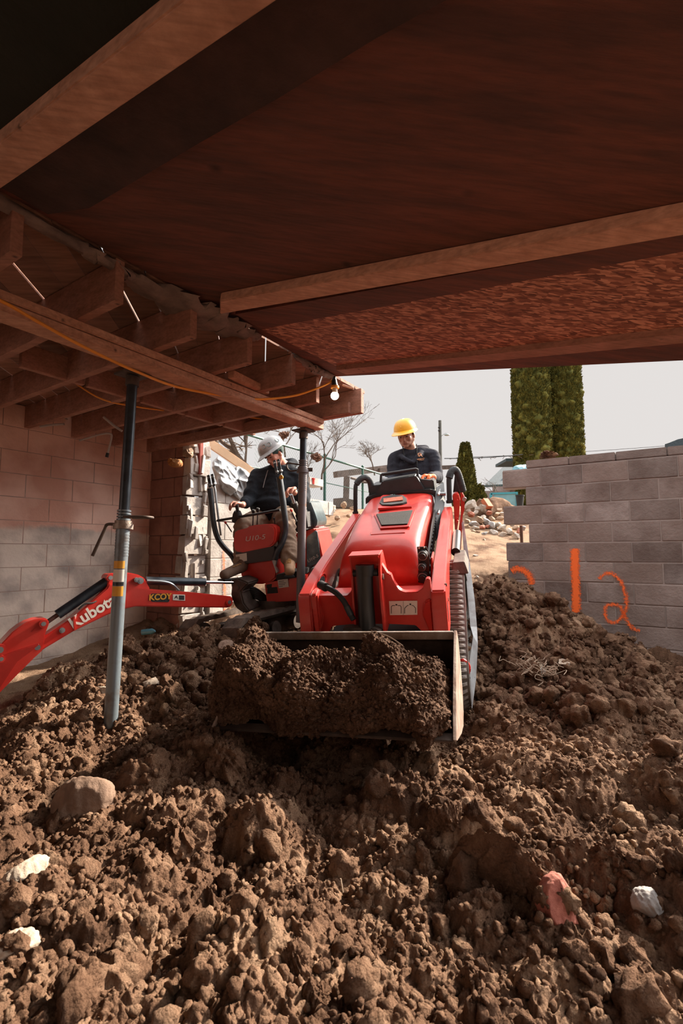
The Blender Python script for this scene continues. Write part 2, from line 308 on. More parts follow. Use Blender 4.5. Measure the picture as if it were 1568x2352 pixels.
def sandy(base):
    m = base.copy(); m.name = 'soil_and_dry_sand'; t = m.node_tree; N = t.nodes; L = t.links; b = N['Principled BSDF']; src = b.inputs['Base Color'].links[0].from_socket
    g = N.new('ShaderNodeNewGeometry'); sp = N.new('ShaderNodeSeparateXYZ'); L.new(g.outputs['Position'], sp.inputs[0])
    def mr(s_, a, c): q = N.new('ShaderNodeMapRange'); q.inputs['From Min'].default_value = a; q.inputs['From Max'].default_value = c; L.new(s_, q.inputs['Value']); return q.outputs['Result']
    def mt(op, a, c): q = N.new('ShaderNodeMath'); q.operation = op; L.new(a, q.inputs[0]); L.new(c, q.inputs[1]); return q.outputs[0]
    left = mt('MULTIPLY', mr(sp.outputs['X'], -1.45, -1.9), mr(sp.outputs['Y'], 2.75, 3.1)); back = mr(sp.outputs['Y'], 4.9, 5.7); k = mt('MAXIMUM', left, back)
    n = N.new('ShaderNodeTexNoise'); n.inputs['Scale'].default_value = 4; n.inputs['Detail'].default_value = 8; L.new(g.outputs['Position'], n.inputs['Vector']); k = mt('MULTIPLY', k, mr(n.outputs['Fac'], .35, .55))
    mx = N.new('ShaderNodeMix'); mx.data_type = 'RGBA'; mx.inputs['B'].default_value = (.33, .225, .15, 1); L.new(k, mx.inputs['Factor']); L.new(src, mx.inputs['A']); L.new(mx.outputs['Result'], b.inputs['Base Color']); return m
SOILD = soil_mat('moist_soil', (.075, .040, .026), (.14, .08, .052), (.24, .145, .095), 5)
# ------------------------------------------------------------------ ground
CP = np.array([[0,.4,-.84],[-1,.4,-.84],[1.2,.4,-.80],[0,.9,-.84],[-.7,.9,-.80],[.8,.9,-.82],[1.6,1.0,-.74],[-1.8,1.0,-.84],[0,1.4,-.87],[-1,1.6,-.84],[1.0,1.5,-.84],[1.7,1.7,-.82],
 [0,1.95,-.92],[.5,2.2,-.93],[-.5,2.2,-.86],[-1.25,2.6,-.84],[-2.2,2.3,-.95],[-2.3,3.0,-1.04],[-2.6,3.6,-1.02],[-2.3,4.2,-.95],[-1.9,3.3,-.86],[-1.45,3.3,-.76],[-.85,3.4,-.74],[-1.3,3.95,-.64],[-.7,4.0,-.66],
 [.2,3.0,-1.02],[.7,3.1,-1.02],[.5,3.6,-.92],[.8,4.2,-.72],[.9,5.0,-.50],[-.6,4.6,-.68],[-1.2,5.0,-.72],[-.2,5.2,-.45],[-.05,6.0,.0],[.0,6.6,.20],[.1,8.0,.66],
 [1.0,2.4,-.90],[1.15,3.1,-.84],[1.25,3.7,-.66],[1.3,4.3,-.34],[1.55,4.65,-.30],[2.05,4.5,-.50],[2.5,4.1,-.84],[2.75,3.8,-.88],[1.9,3.6,-.76],[1.7,2.8,-.86],[2.4,2.9,-.86],[3.2,3.4,-.85],[2.4,2.0,-.80],
 [1.75,6.0,-.08],[2.2,7.0,.16],[2.7,8.0,.46],[1.3,6.2,-.05],[2.0,5.6,-.16],[0,9.5,.85],[3,9.6,.9],[0,12,.9],[6,12,.9],[-4,12,.9],[-3.5,8,.6],[-3,6,-.4],[-4,3,-1],[-4,1,-.9],[4.5,2,-.85],[0,-1,-.85],[-2,-1,-.85],[2,-1,-.85],[0,-3,-.9],[2.35,4.85,-.66],[2.85,4.6,-.90],[3.4,4.25,-.98],[1.85,5.0,-.38],[4.5,3.6,-.95],[2.75,4.1,-.92],[3.3,3.6,-.90]])
def _tps(A, B): d2 = ((A[:, None, :2] - B[None, :, :2]) ** 2).sum(-1) + 1e-9; return d2 * np.log(d2) * .5
_K = _tps(CP, CP) + np.eye(len(CP)) * .02; _P = np.c_[np.ones(len(CP)), CP[:, :2]]
_S = np.linalg.solve(np.block([[_K, _P], [_P.T, np.zeros((3, 3))]]), np.r_[CP[:, 2], 0, 0, 0])
def gbase(x, y):
    sh = x.shape; q = np.c_[x.ravel(), y.ravel()]; out = np.empty(len(q))
    for i in range(0, len(q), 40000):
        s = q[i:i + 40000]; out[i:i + 40000] = _tps(s, CP) @ _S[:-3] + np.c_[np.ones(len(s)), s] @ _S[-3:]
    out = out.reshape(sh); sw = (x - 2.02) * .839 - (y - 5.23) * .545; dw = (x - 2.02) * .545 + (y - 5.23) * .839      # earth retained behind the right wall
    k = np.clip((dw - .1) / .25, 0, 1) * np.clip((sw - .1) / .5, 0, 1); out = out * (1 - k) + .82 * k
    return np.minimum(out, .95)
def sstep(a, b, v): t = np.clip((v - a) / (b - a), 0, 1); return t * t * (3 - 2 * t)
def gamp(x, y):
    a = 1 - .86 * sstep(4.9, 5.7, y); b = 1 - .75 * sstep(.45, .95, (-x - 1.35) - .25 * (y < 2.6) * 3) * sstep(2.7, 3.1, y)   # worn path behind, flat strip by the left wall
    return np.minimum(a, b)
def gz(x, y):
    x = np.asarray(x, float); y = np.asarray(y, float); near = 1 + .15 * (1 - sstep(.8, 1.8, y)) + .55 * sstep(2.6, 3.2, y) * sstep(5.0, 4.4, y) * sstep(.8, 1.2, x) + .3 * sstep(2.6, 3.2, y) * sstep(4.4, 4.0, y) * sstep(-.2, -.7, x)
    return H + gbase(x, y) + rough_dirt(x, y) * gamp(x, y) * near
def gz1(x, y): return float(gz(np.array([x]), np.array([y]))[0])
def gpix(px, py):                        # where a pixel ray lands on the ground
    d = ray(px, py); ts = np.linspace(.35, 14, 1500); x = d.x / d.y * ts; z = H + d.z / d.y * ts; k = np.argmax(z < gz(x, ts)); return Vector((x[k], ts[k], z[k]))
def make_ground():
    rows = [-2.9, -2, -1.2, -.6, -.2, .05]; y = .25
    while y < 13: rows.append(y); y += max(.0023 * (y + .35), .0022) if y < 5.8 else .03 * (y - 4.2)
    ys = np.array(rows); u = np.linspace(-1, 1, 1150)
    Y = np.repeat(ys[:, None], len(u), 1); X = u[None, :] * (1.15 + np.maximum(Y, 0) * .92)
    far = np.abs(u[None, :]) > .995; X = np.where(far, np.sign(X) * 9, X)
    Zz = gz(X, Y); n = len(u); r = len(ys); i = np.arange((r - 1) * n).reshape(r - 1, n)[:, :-1].ravel()
    F = np.c_[i, i + 1, i + n + 1, i + n]
    # undercut the clods sideways a little so that they overhang
    gx = perlin(X * 22, Y * 22, 90) * .010 * gamp(X, Y); gy = perlin(X * 22, Y * 22, 91) * .010 * gamp(X, Y)
    V = np.stack([X + gx, Y + gy, Zz], -1).reshape(-1, 3)
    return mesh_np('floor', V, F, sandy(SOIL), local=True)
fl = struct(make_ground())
fl['label'] = 'brown excavated earth covering the whole basement floor'
# yard beyond
mb = MB(); mb.poly([(-60, 12.5, H + .9), (60, 12.5, H + .9), (60, 120, H + 1.0), (-60, 120, H + 1.0)], [(0, 1, 2, 3)]); struct(mb.build('floor', SOIL))
def variants(sub, n, seed):
    out = []; bm = bmesh.new(); bmesh.ops.create_icosphere(bm, subdivisions=sub, radius=1); base = np.array([v.co for v in bm.verts]); F0 = np.array([[v.index for v in f.verts] for f in bm.faces]); bm.free()
    r = np.random.default_rng(seed)
    for i in range(n):
        c = base.copy()
        for _ in range(6):
            nn = r.normal(0, 1, 3); nn /= np.linalg.norm(nn); e = c @ nn - r.uniform(.55, .85); c -= np.outer(np.maximum(e, 0), nn)
        k = perlin(c[:, 0] * 2.2 + i * 9, c[:, 1] * 2.2 + c[:, 2] * 1.7, 9) * .25 + (perlin(c[:, 0] * 6 + i, c[:, 1] * 6 + c[:, 2] * 5, 10) * .16 if sub > 1 else 0) + (perlin(c[:, 0] * 25 + c[:, 2] * 16, c[:, 1] * 25 + c[:, 2] * 19, 13) * .07 if sub > 2 else 0) + (perlin(c[:, 0] * 14 + c[:, 2] * 9, c[:, 1] * 14 + c[:, 2] * 11, 12) * .14 if sub > 2 else 0)
        out.append((c + base * np.reshape(k, (-1, 1))) * r.uniform(.65, 1.15, (1, 3)))
    return out, F0
def clumps(n, name, rfun, place, m, label, cat, sub=1, sink=.2):
    VV, F0 = variants(sub, 18, 5 + sub); k = len(VV[0]); P = place(n); R = rfun(n); Vs = np.empty((n, k, 3), np.float32)
    for i in range(n):
        a = rng.uniform(0, 6.28); c, s_ = math.cos(a), math.sin(a); b = rng.uniform(-1.2, 1.2); cb, sb_ = math.cos(b), math.sin(b)
        M = np.array([[c, -s_, 0], [s_, c, 0], [0, 0, 1]]) @ np.array([[1, 0, 0], [0, cb, -sb_], [0, sb_, cb]]); Vs[i] = VV[i % 18] @ M.T * R[i] + P[i] + np.array([0, 0, R[i] * (.5 - sink)])
    F = (F0[None] + (np.arange(n) * k)[:, None, None]).reshape(-1, 3); o = mesh_np(name, Vs.reshape(-1, 3), F, m); return tag(o, label, cat, kind='stuff')
def place_ground(n):
    y = np.where(rng.uniform(0, 1, n * 2) < .55, .36 * (5.0 / .36) ** rng.uniform(0, 1, n * 2), rng.uniform(2.0, 5.0, n * 2)); x = rng.uniform(-1, 1, n * 2) * (.9 + y * .74)
    k = (gamp(x, y) > .5) & (x > -2.0) & ((x - 2.0) * .545 + (y - 5.2) * .839 < -.05); x, y = x[k][:n], y[k][:n]; z = gz(x, y); return np.c_[x, y, z]
for nn_, nm_, f_, sb2, lb3 in ((42000, 'soil_crumbs', lambda n: .0035 + .010 * rng.uniform(0, 1, n) ** 3, 1, 'fine crumbs of brown soil strewn over the whole dirt floor'),
                               (11000, 'soil_lumps', lambda n: .008 + .012 * rng.uniform(0, 1, n) ** 2, 2, 'walnut-sized lumps of loose soil all over the dirt floor'),
                               (1000, 'soil_clods', lambda n: .020 + .034 * rng.uniform(0, 1, n) ** 2.2, 3, 'fist-sized clods of soil scattered over the dirt floor')):
    _p = {}
    def _pl(n):
        q = place_ground(n); return q
    n_av = len(place_ground(nn_)); clumps(min(nn_, n_av) - 400 if n_av < nn_ else nn_, nm_, f_, (lambda n: place_ground(n + 600)[:n]), SOIL, lb3, 'soil', sb2)
def place_box(x0, x1, y0, y1):
    def f(n): x = rng.uniform(x0, x1, n); y = rng.uniform(y0, y1, n); return np.c_[x, y, gz(x, y)]
    return f
clumps(750, 'soil_clods', lambda n: .022 + .045 * rng.uniform(0, 1, n) ** 2.2, place_box(.95, 2.3, 2.6, 4.3), SOIL, 'clods of soil covering the mound below the right wall', 'soil', 3)
clumps(320, 'soil_clods', lambda n: .020 + .04 * rng.uniform(0, 1, n) ** 2.2, place_box(-1.5, -.5, 2.7, 4.0), SOIL, 'clods of soil on the ridge between the tall prop and the bucket', 'soil', 3)
# ------------------------------------------------------------------ walls
def block_wall(name, p0, d, n, rows, m, mort, L=.406, hh=.193, th=.19, jit=.004, chip=.012, bev=.005, gap=.009, rec=.011):
    # rows: (z_low, s_start, s_end, phase)
    mb = MB(); mm = MB(); R = Matrix((d, n, Z)).transposed()
    for z0, s0, s1, ph in rows:
        js = [s0] + [ph + k * L for k in range(-30, 60) if s0 + .03 < ph + k * L < s1 - .03] + [s1]
        for a, b in zip(js, js[1:]):
            c = p0 + d * ((a + b) / 2) + n * (th / 2 + random.uniform(-jit, jit)) + Z * (H + z0 + hh / 2)
            mb.box(c, (b - a - gap, th, hh), R)
        mm.box(p0 + d * ((s0 + s1) / 2) + n * (th / 2) + Z * (H + z0 + .1), (s1 - s0 - .02, th - rec, .203), R)
    o = struct(mb.build(name, m, bevel=bev, segs=1)); q = mm.build('mortar', mort, o); return o
MORT = mat('mortar', (.42, .37, .33), .95, var=.1, bump=.3)
MORTD = mat('grey_mortar', (.34, .29, .27), .95, var=.1, bump=.3)
BLK = mat('grey_block', (.31, .265, .25), .92, scale=3.1, col2=(.15, .112, .10), bump=.45, bscale=35, island=.24, ramp=(.36, .64), island_col=(.25, .19, .165), detail=10)
PR = Vector((2.02, 5.23, 0)); NR = BD.copy()          # right wall faces the camera side
rows = [(.918, 0, 5.2, .2)]
for k, (s0, ph) in enumerate([(-.245, .161), (0, .0), (-.245, .161), (.02, .0), (-.225, .161), (-.21, .0), (-.2, .161), (-.2, 0), (-.2, .161), (-.2, 0), (-.2, .161)]):
    rows.append((.918 - .203 * (k + 1), s0, 5.2, ph + .003))
rows_cap = rows[0]; rows = rows[1:]
wr = block_wall('wall_right', PR, DD, NR, rows, BLK, MORTD)
wr['label'] = 'grey concrete block wall with stepped broken end and orange paint marks'
mb = MB()
for k in range(12): mb.box(PR + DD * (.03 + k * .43 + .2) + NR * .1 + Z * (H + .918 + .045), (.426, .2, .085 + .012 * (k > 4)), Matrix((DD, NR, Z)).transposed())
mb.build('coping', BLK, wr, bevel=.006)
# sprayed marks: ribbons of paint, thin and broken at the rim
def spray_mat():
    m = bpy.data.materials.new('sprayed_orange'); m.use_nodes = True; t = m.node_tree; N = t.nodes; L = t.links; b = N['Principled BSDF']
    b.inputs['Base Color'].default_value = (1, .17, .03, 1); b.inputs['Roughness'].default_value = .8
    at = N.new('ShaderNodeAttribute'); at.attribute_name = 'edge'; n = N.new('ShaderNodeTexNoise'); n.inputs['Scale'].default_value = 60; n.inputs['Detail'].default_value = 6
    tc = N.new('ShaderNodeTexCoord'); L.new(tc.outputs['Object'], n.inputs['Vector'])
    a = N.new('ShaderNodeMath'); a.operation = 'ADD'; L.new(at.outputs['Fac'], a.inputs[0]); L.new(n.outputs['Fac'], a.inputs[1])
    r = N.new('ShaderNodeMapRange'); r.inputs['From Min'].default_value = .62; r.inputs['From Max'].default_value = 1.0; L.new(a.outputs[0], r.inputs['Value']); L.new(r.outputs['Result'], b.inputs['Alpha']); return m
SPR = spray_mat()
def ribbon(pts, w, nrm, parent, name, fade=1.0, m=SPR):
    P = spline(pts, 8); V, F, E = [], [], []; prof = [0, .45, .8, .45, 0]
    for i, p in enumerate(P):
        t = (P[min(i + 1, len(P) - 1)] - P[max(i - 1, 0)]).normalized(); x = t.cross(nrm).normalized(); ww = w * (1.0)
        for j in range(5): V.append(p + x * ww * (j - 2) / 4 + nrm * .006); E.append(prof[j] * fade * (.35 if i in (0, len(P) - 1) else 1))
    for i in range(len(P) - 1):
        for j in range(4): q = i * 5 + j; F.append((q, q + 1, q + 6, q + 5))
    me = bpy.data.meshes.new(name); me.from_pydata(V, [], F); at = me.attributes.new('edge', 'FLOAT', 'POINT'); at.data.foreach_set('value', E)
    return finish(me, name, m, parent)
rp = lambda px, py: WP(px, py, PR, NR)
ribbon([rp(1320, 1259), rp(1320, 1300), rp(1322, 1350), rp(1323, 1408)], .115, -NR, wr, 'painted_number', 1.0)
ribbon([rp(*q) for q in [(1375, 1330), (1390, 1318), (1405, 1318), (1425, 1335), (1437, 1370), (1436, 1400), (1420, 1425), (1400, 1428), (1389, 1410), (1393, 1392), (1408, 1388), (1425, 1395), (1434, 1415), (1450, 1440), (1470, 1449)]], .060, -NR, wr, 'painted_number', .55)
ribbon([rp(*q) for q in [(1174, 1312), (1188, 1306), (1205, 1312), (1217, 1325), (1221, 1343)]], .105, -NR, wr, 'painted_mark', .75)
# left wall (painted pinkish above, bare grey below)
PL = Vector((-2.10, 5.22, 0)); NL = DD.copy()
def leftmat():
    m = bpy.data.materials.new('painted_block'); m.use_nodes = True; t = m.node_tree; N = t.nodes; L = t.links; b = N['Principled BSDF']; b.inputs['Roughness'].default_value = .9
    g = N.new('ShaderNodeNewGeometry'); sp = N.new('ShaderNodeSeparateXYZ'); L.new(g.outputs['Position'], sp.inputs[0])
    n = N.new('ShaderNodeTexNoise'); n.inputs['Scale'].default_value = 3.5; n.inputs['Detail'].default_value = 8; L.new(g.outputs['Position'], n.inputs['Vector'])
    a = N.new('ShaderNodeMath'); a.operation = 'MULTIPLY_ADD'; a.inputs[1].default_value = .18; L.new(n.outputs['Fac'], a.inputs[0]); L.new(sp.outputs['Z'], a.inputs[2])
    mr = N.new('ShaderNodeMapRange'); mr.inputs['From Min'].default_value = H + .285; mr.inputs['From Max'].default_value = H + .315; L.new(a.outputs[0], mr.inputs['Value'])
    r1 = N.new('ShaderNodeValToRGB'); r1.color_ramp.elements[0].color = (.34, .30, .28, 1); r1.color_ramp.elements[1].color = (.72, .64, .57, 1); r1.color_ramp.elements[0].position = .35; r1.color_ramp.elements[1].position = .6; L.new(n.outputs['Fac'], r1.inputs['Fac'])
    n3 = N.new('ShaderNodeTexNoise'); n3.inputs['Scale'].default_value = 2.2; n3.inputs['Detail'].default_value = 10; L.new(g.outputs['Position'], n3.inputs['Vector'])
    r2 = N.new('ShaderNodeValToRGB'); r2.color_ramp.elements[0].color = (.58, .33, .26, 1); r2.color_ramp.elements[1].color = (.82, .58, .49, 1); r2.color_ramp.elements[0].position = .38; r2.color_ramp.elements[1].position = .6; L.new(n3.outputs['Fac'], r2.inputs['Fac'])
    mx = N.new('ShaderNodeMix'); mx.data_type = 'RGBA'; L.new(mr.outputs['Result'], mx.inputs['Factor']); L.new(r1.outputs['Color'], mx.inputs['A']); L.new(r2.outputs['Color'], mx.inputs['B']); L.new(mx.outputs['Result'], b.inputs['Base Color'])
    n2 = N.new('ShaderNodeTexNoise'); n2.inputs['Scale'].default_value = 40; n2.inputs['Detail'].default_value = 8; bp = N.new('ShaderNodeBump'); bp.inputs['Strength'].default_value = .4; bp.inputs['Distance'].default_value = .01
    L.new(g.outputs['Position'], n2.inputs['Vector']); L.new(n2.outputs['Fac'], bp.inputs['Height']); L.new(bp.outputs['Normal'], b.inputs['Normal']); return m
LM = leftmat()
wl = block_wall('wall_left', PL + BD * .18, -BD, -NL, [(1.09 + .2 - .203 * (k + 1), 0, 8.2, .406 * .5 * (k % 2)) for k in range(12)], LM, mat('old_mortar', (.52, .38, .32), .95, var=.2), hh=.199, jit=.002, bev=.003, gap=.005, rec=.005)
wl['label'] = 'left basement block wall, pinkish painted above and bare grey below'
# return of the left wall (dark face) and its broken bright end
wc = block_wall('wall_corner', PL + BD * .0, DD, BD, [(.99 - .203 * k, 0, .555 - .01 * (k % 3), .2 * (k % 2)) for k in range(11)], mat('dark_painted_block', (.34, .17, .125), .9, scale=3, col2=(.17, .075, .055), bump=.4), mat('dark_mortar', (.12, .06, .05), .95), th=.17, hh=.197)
mb = MB(); rd = random.Random(3)
PE = PL + DD * .615
for k in range(11):
    z0 = H + .99 - .203 * k; off = -.03 - .012 * min(k, 7) + rd.uniform(-.02, .02)
    w = .30 if k > 3 else .26
    mb.box(PE + DD * (off + .01) + BD * (w / 2 + .0) + Z * (z0 + .1), (.10, w, .19), Matrix((DD, BD, Z)).transposed() @ Matrix.Rotation(rd.uniform(-.05, .05), 3, 'Z'))
    for j in range(5):   # broken webs and mortar crumbs
        mb.box(PE + DD * (off + .055 + rd.uniform(-.01, .02)) + BD * rd.choice([.03, w - .03, rd.uniform(.03, w - .03)]) + Z * (z0 + rd.uniform(.0, .2)), (.05, rd.uniform(.025, .06), rd.uniform(.04, .19)), Matrix((DD, BD, Z)).transposed() @ Matrix.Rotation(rd.uniform(-.2, .2), 3, 'X'))
_rj = random.Random(4)
for v in mb.bm.verts: v.co += Vector((_rj.uniform(-.011, .011), _rj.uniform(-.011, .011), _rj.uniform(-.011, .011)))
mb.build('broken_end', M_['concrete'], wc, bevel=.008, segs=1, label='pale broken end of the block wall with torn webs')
mb = MB(); mb.box(PE + DD * .035 + BD * .12 + Z * (H + .99), (.06, .05, .36), Matrix((DD, BD, Z)).transposed()); mb.build('brick_strip', mat('dark_brick', (.25, .06, .045), .9), wc, bevel=.006)
rock(W(402, 1062, 4.72), (.10, .06, .05), 'foam_lump', mat('ochre_foam', (.45, .19, .05), .8, var=.3, scale=12), 5, parent=wc)
rock(W(432, 1040, 4.72), (.05, .05, .06), 'foam_lump', mat('tan_foam', (.5, .33, .22), .8, var=.3, scale=12), 8, parent=wc)
# outer left wall running back to the toothed end
PB = Vector((-1.42, 5.15, 0)) + BD * .02
rw_ = []
for k in range(12):
    z1 = .95 - .203 * k; s0 = 0.0 if k > 1 else 1.62
    if k == 0: s0, s1 = 1.80, 2.13
    elif k == 1: s0, s1 = 0.0, 2.36
    else: s1 = 2.36 if k % 2 == 1 else 2.14
    rw_.append((z1 - .1 if k == 0 else z1 - .203, s0, s1, .2 * (k % 2)))
wb = block_wall('wall_back', PB, BD, -NL, [(z, a, b, p) for z, a, b, p in rw_[1:]], M_['concrete'], MORT, th=.22, bev=.003)
wb['label'] = 'bright outer block wall with toothed end behind the excavator'
mb = MB(); mb.box(PB + BD * 1.95 + AD * .11 + Z * (H + .95 - .203 + .203 + .05), (.34, .2, .11), Matrix((BD, AD, Z)).transposed()); mb.build('block', M_['concrete'], wb, bevel=.006)
wbp = lambda px, py: WP(px, py, PB, NL)
ribbon([wbp(512, 1262), wbp(514, 1320), wbp(516, 1380), wbp(515, 1420)], .07, NL, wb, 'painted_line', .45)
# enclosure behind the camera
CB = mat('dim_block', (.25, .18, .15), .95, var=.2)
mb = MB(); mb.box((0, -3.0, H), (14, .2, 3.4)); struct(mb.build('wall_rear', CB))
mb = MB(); mb.box(PR + DD * 5.2 + Vector((0, -2.7, H - .6)), (.2, 6.0, 2.6)); struct(mb.build('wall_near', CB))
# ------------------------------------------------------------------ ceiling
HJ = 1.09
E0 = Vector((.148, 3.71, H + HJ))                      # joist ends run along BD through here
E1 = Vector((-.06, 3.42, H + 1.29))                    # edge of the sloping deck
mb = MB(); dpl = Vector((-.165, .986, 0)).normalized(); cr = dpl.cross(Z).normalized(); rd = random.Random(9)
def clip_half(poly, p, n):                              # keep side where (q-p).n>=0
    out = []
    for a, b in zip(poly, poly[1:] + poly[:1]):
        da, db = (a - p).dot(n), (b - p).dot(n)
        if da >= 0: out.append(a)
        if (da >= 0) != (db >= 0): out.append(a + (b - a) * (da / (da - db)))
    return out
for k in range(-22, 26):
    w = .138 + (.0 if rd.random() < .6 else -.006) - (.004 if rd.random() < .3 else 0); s = Vector((-1.2, 3.0, H + 1.292)) + cr * (k * .1405)
    pl = [s - dpl * 6 , s + dpl * 6, s + dpl * 6 + cr * w, s - dpl * 6 + cr * w]
    for p, n in ((E1 + AD * .012, AD), (PL + DD * -.25, DD), (E0 + AD * .0 + BD * .12, -BD), (Vector((0, -2.9, 0)), Vector((0, 1, 0)))):
        pl = clip_half(pl, p, n)
        if len(pl) < 3: break
    if len(pl) >= 3: mb.prism(pl, (0, 0, .022))
cl = struct(mb.build('ceiling', M_['plank'], smooth=0)); cl['label'] = 'diagonal subfloor boards above the joists with thin gaps of daylight'
# upper floor mass over the boards keeps daylight to slits near the edge
jn = 0
for k in range(0, 15):
    e = E0 - BD * (.406 * k) + (DD * .0)
    if k == 0: a = e + DD * .02; 
    else: a = e - DD * (.10 if k in (1,) else .02)
    t = 0
    while (a + AD * t - PL).dot(NL) > .0 and t < 6: t += .02
    b = a + AD * t; a = Vector((a.x, a.y, H + HJ + .1)); b = Vector((b.x, b.y, H + HJ + .1))
    if k == 1: a = a + AD * .02
    mb = MB(); mb.bar(a, b, .042, .198)
    lab = {0: 'outermost ceiling joist reaching past the others over the grey prop', 1: 'ceiling joist ending beside the lit bulb', 2: 'third joist from the opening, short end square above the worker in white helmet', 3: 'fourth joist from the opening with square cut end', 4: 'fifth joist from the opening, end next to bright gap', 5: 'joist whose large dark end hangs left of centre', 6: 'joist end at the left edge of the photo'}.get(k, 'hidden joist of the left bay')
    if k > 7 : continue
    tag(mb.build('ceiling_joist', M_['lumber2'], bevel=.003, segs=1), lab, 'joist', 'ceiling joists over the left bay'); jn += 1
mb = MB(); q = E0 + DD * .05 - BD * .045; mb.bar(Vector((q.x, q.y, H + HJ + .05)) - DD * .12, Vector((q.x, q.y, H + HJ + .05)) + AD * 2.2, .04, .09)
tag(mb.build('ledger_board', M_['lumber2'], bevel=.003), 'narrow board nailed along the outermost joist', 'board')
# blocking between joists
Q0 = Vector((-.80, 4.50, H + HJ + .095))
for k, lb in enumerate(['nearest the opening', 'second from the opening', 'in the middle of the row', 'second from the left edge', 'at the left edge']):
    a = W(590, 990, 4.42) ; c0 = Q0 - BD * (.406 * k + .24); a = c0 + BD * .19; b = c0 - BD * .19; 
    mb = MB(); mb.bar(Vector((a.x, a.y, H + HJ + .085)), Vector((b.x, b.y, H + HJ + .085)), .04, .15)
    tag(mb.build('joist_blocking', M_['lumber2'], bevel=.003, segs=1), 'short blocking piece between joists, ' + lb, 'blocking', 'blocking between the joists')
mb = MB(); a = W(612, 880, 3.27); b = W(530, 843, 2.94); a.z = b.z = H + HJ + .03; mb.bar(a, b, .05, .045); tag(mb.build('joist_blocking', M_['lumber'], bevel=.003), 'small lumber strip between the third and fourth joists', 'blocking')
# double-plank beam over the props
ba, bb = Vector((-.20, 3.90, H + 1.045)), Vector((-.20, 3.90, H + 1.045)) - BD * 4.3
sb = thing('support_beam', 'double-plank timber beam running over both steel props', 'beam', Vector((ba.x, ba.y, H + 1.0)) + AD * .05)
mb = MB(); mb.bar(ba + Z * .024, bb + Z * .024, .14, .040); mb.build('plank', M_['lumber'], sb, bevel=.004)
mb = MB(); mb.bar(ba - Z * .022 - BD * .0, bb - Z * .022, .13, .043); mb.build('plank', M_['lumber'], sb, bevel=.004)
mb = MB(); mb.bar(W(300, 800, 2.66) , W(168, 748, 2.37), .07, .03); tag(mb.build('scrap_board', M_['lumber'], bevel=.003), 'short board lying on the long timber beam', 'board')
# sloping deck
SL = .165
DS = (DD - Z * SL).normalized()
DN = DS.cross(BD).normalized(); DN = DN if DN.z > 0 else -DN
def deck(px, py, drop=0): return WP(px, py, E1 - DN * drop, DN)
def dk(s, t, drop=0): return E1 + BD * s + DS * t - DN * drop   # s along the edge, t down-slope
mb = MB(); mb.prism([dk(-3.3, .012), dk(.02, .012), dk(.02, 2.45), dk(-3.3, 2.45)], DN * .03)
# big plywood sheet over nearly the whole view
o = tag(mb.build('plywood_sheet', M_['ply'], smooth=0), 'large reddish weathered plywood sheet overhead, dark knots and grain', 'plywood')
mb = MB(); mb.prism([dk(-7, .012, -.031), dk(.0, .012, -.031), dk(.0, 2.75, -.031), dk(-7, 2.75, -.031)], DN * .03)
for _a, _b in ((-7, -.93), (-.50, 0)): mb.prism([dk(_a, -.14, -.066), dk(_b, -.14, -.066), dk(_b, .2, -.066), dk(_a, .2, -.066)], DN * .012)  # strips added above the seam, out of view, to block daylight
mb2 = struct(mb.build('ceiling', M_['black'], smooth=0)); mb2['label'] = 'black membrane over the sheets of the sloping deck, with added strips shutting out daylight'
mb = MB(); mb.prism([dk(-3.3, 2.46), dk(.02, 2.46), dk(.02, 2.75), dk(-3.3, 2.75)], DN * .03); tag(mb.build('plywood_sheet', M_['ply'], smooth=0), 'second plywood sheet at the far right, beyond the frame edge', 'plywood')
def osbmat():
    m = bpy.data.materials.new('osb'); m.use_nodes = True; t = m.node_tree; N = t.nodes; L = t.links; b = N['Principled BSDF']; b.inputs['Roughness'].default_value = .8
    tc = N.new('ShaderNodeTexCoord'); nn = N.new('ShaderNodeTexNoise'); nn.inputs['Scale'].default_value = 7; nn.inputs['Detail'].default_value = 3; L.new(tc.outputs['Object'], nn.inputs['Vector'])
    mp = N.new('ShaderNodeMix'); mp.data_type = 'RGBA'; mp.inputs['Factor'].default_value = .05; L.new(tc.outputs['Object'], mp.inputs['A']); L.new(nn.outputs['Color'], mp.inputs['B'])
    v = N.new('ShaderNodeTexVoronoi'); v.inputs['Scale'].default_value = 1; mq = N.new('ShaderNodeMapping'); mq.inputs['Scale'].default_value = (34, 110, 40); mq.inputs['Rotation'].default_value = (0, 0, .3); L.new(mp.outputs['Result'], mq.inputs['Vector']); L.new(mq.outputs['Vector'], v.inputs['Vector'])
    r = N.new('ShaderNodeValToRGB'); e = r.color_ramp.elements; e[0].position = .1; e[0].color = (.15, .055, .036, 1); e[1].position = .95; e[1].color = (.62, .31, .21, 1); k = e.new(.55); k.color = (.32, .125, .08, 1)
    sp = N.new('ShaderNodeSeparateColor'); L.new(v.outputs['Color'], sp.inputs[0]); L.new(sp.outputs[0], r.inputs['Fac']); L.new(r.outputs['Color'], b.inputs['Base Color'])
    bp = N.new('ShaderNodeBump'); bp.inputs['Strength'].default_value = .4; bp.inputs['Distance'].default_value = .004; L.new(sp.outputs[1], bp.inputs['Height']); L.new(bp.outputs['Normal'], b.inputs['Normal']); return m
OSB = osbmat()
mb = MB(); P = [deck(770, 840, .012), deck(600, 757, .012), deck(1568, 560, .012), deck(1800, 512, .012), deck(1800, 746, .012), deck(1568, 770, .012)]; mb.prism(P, DN * .012)
tag(mb.build('osb_sheet', OSB, smooth=0), 'long strip of reddish oriented strand board behind the front edge beam', 'board')
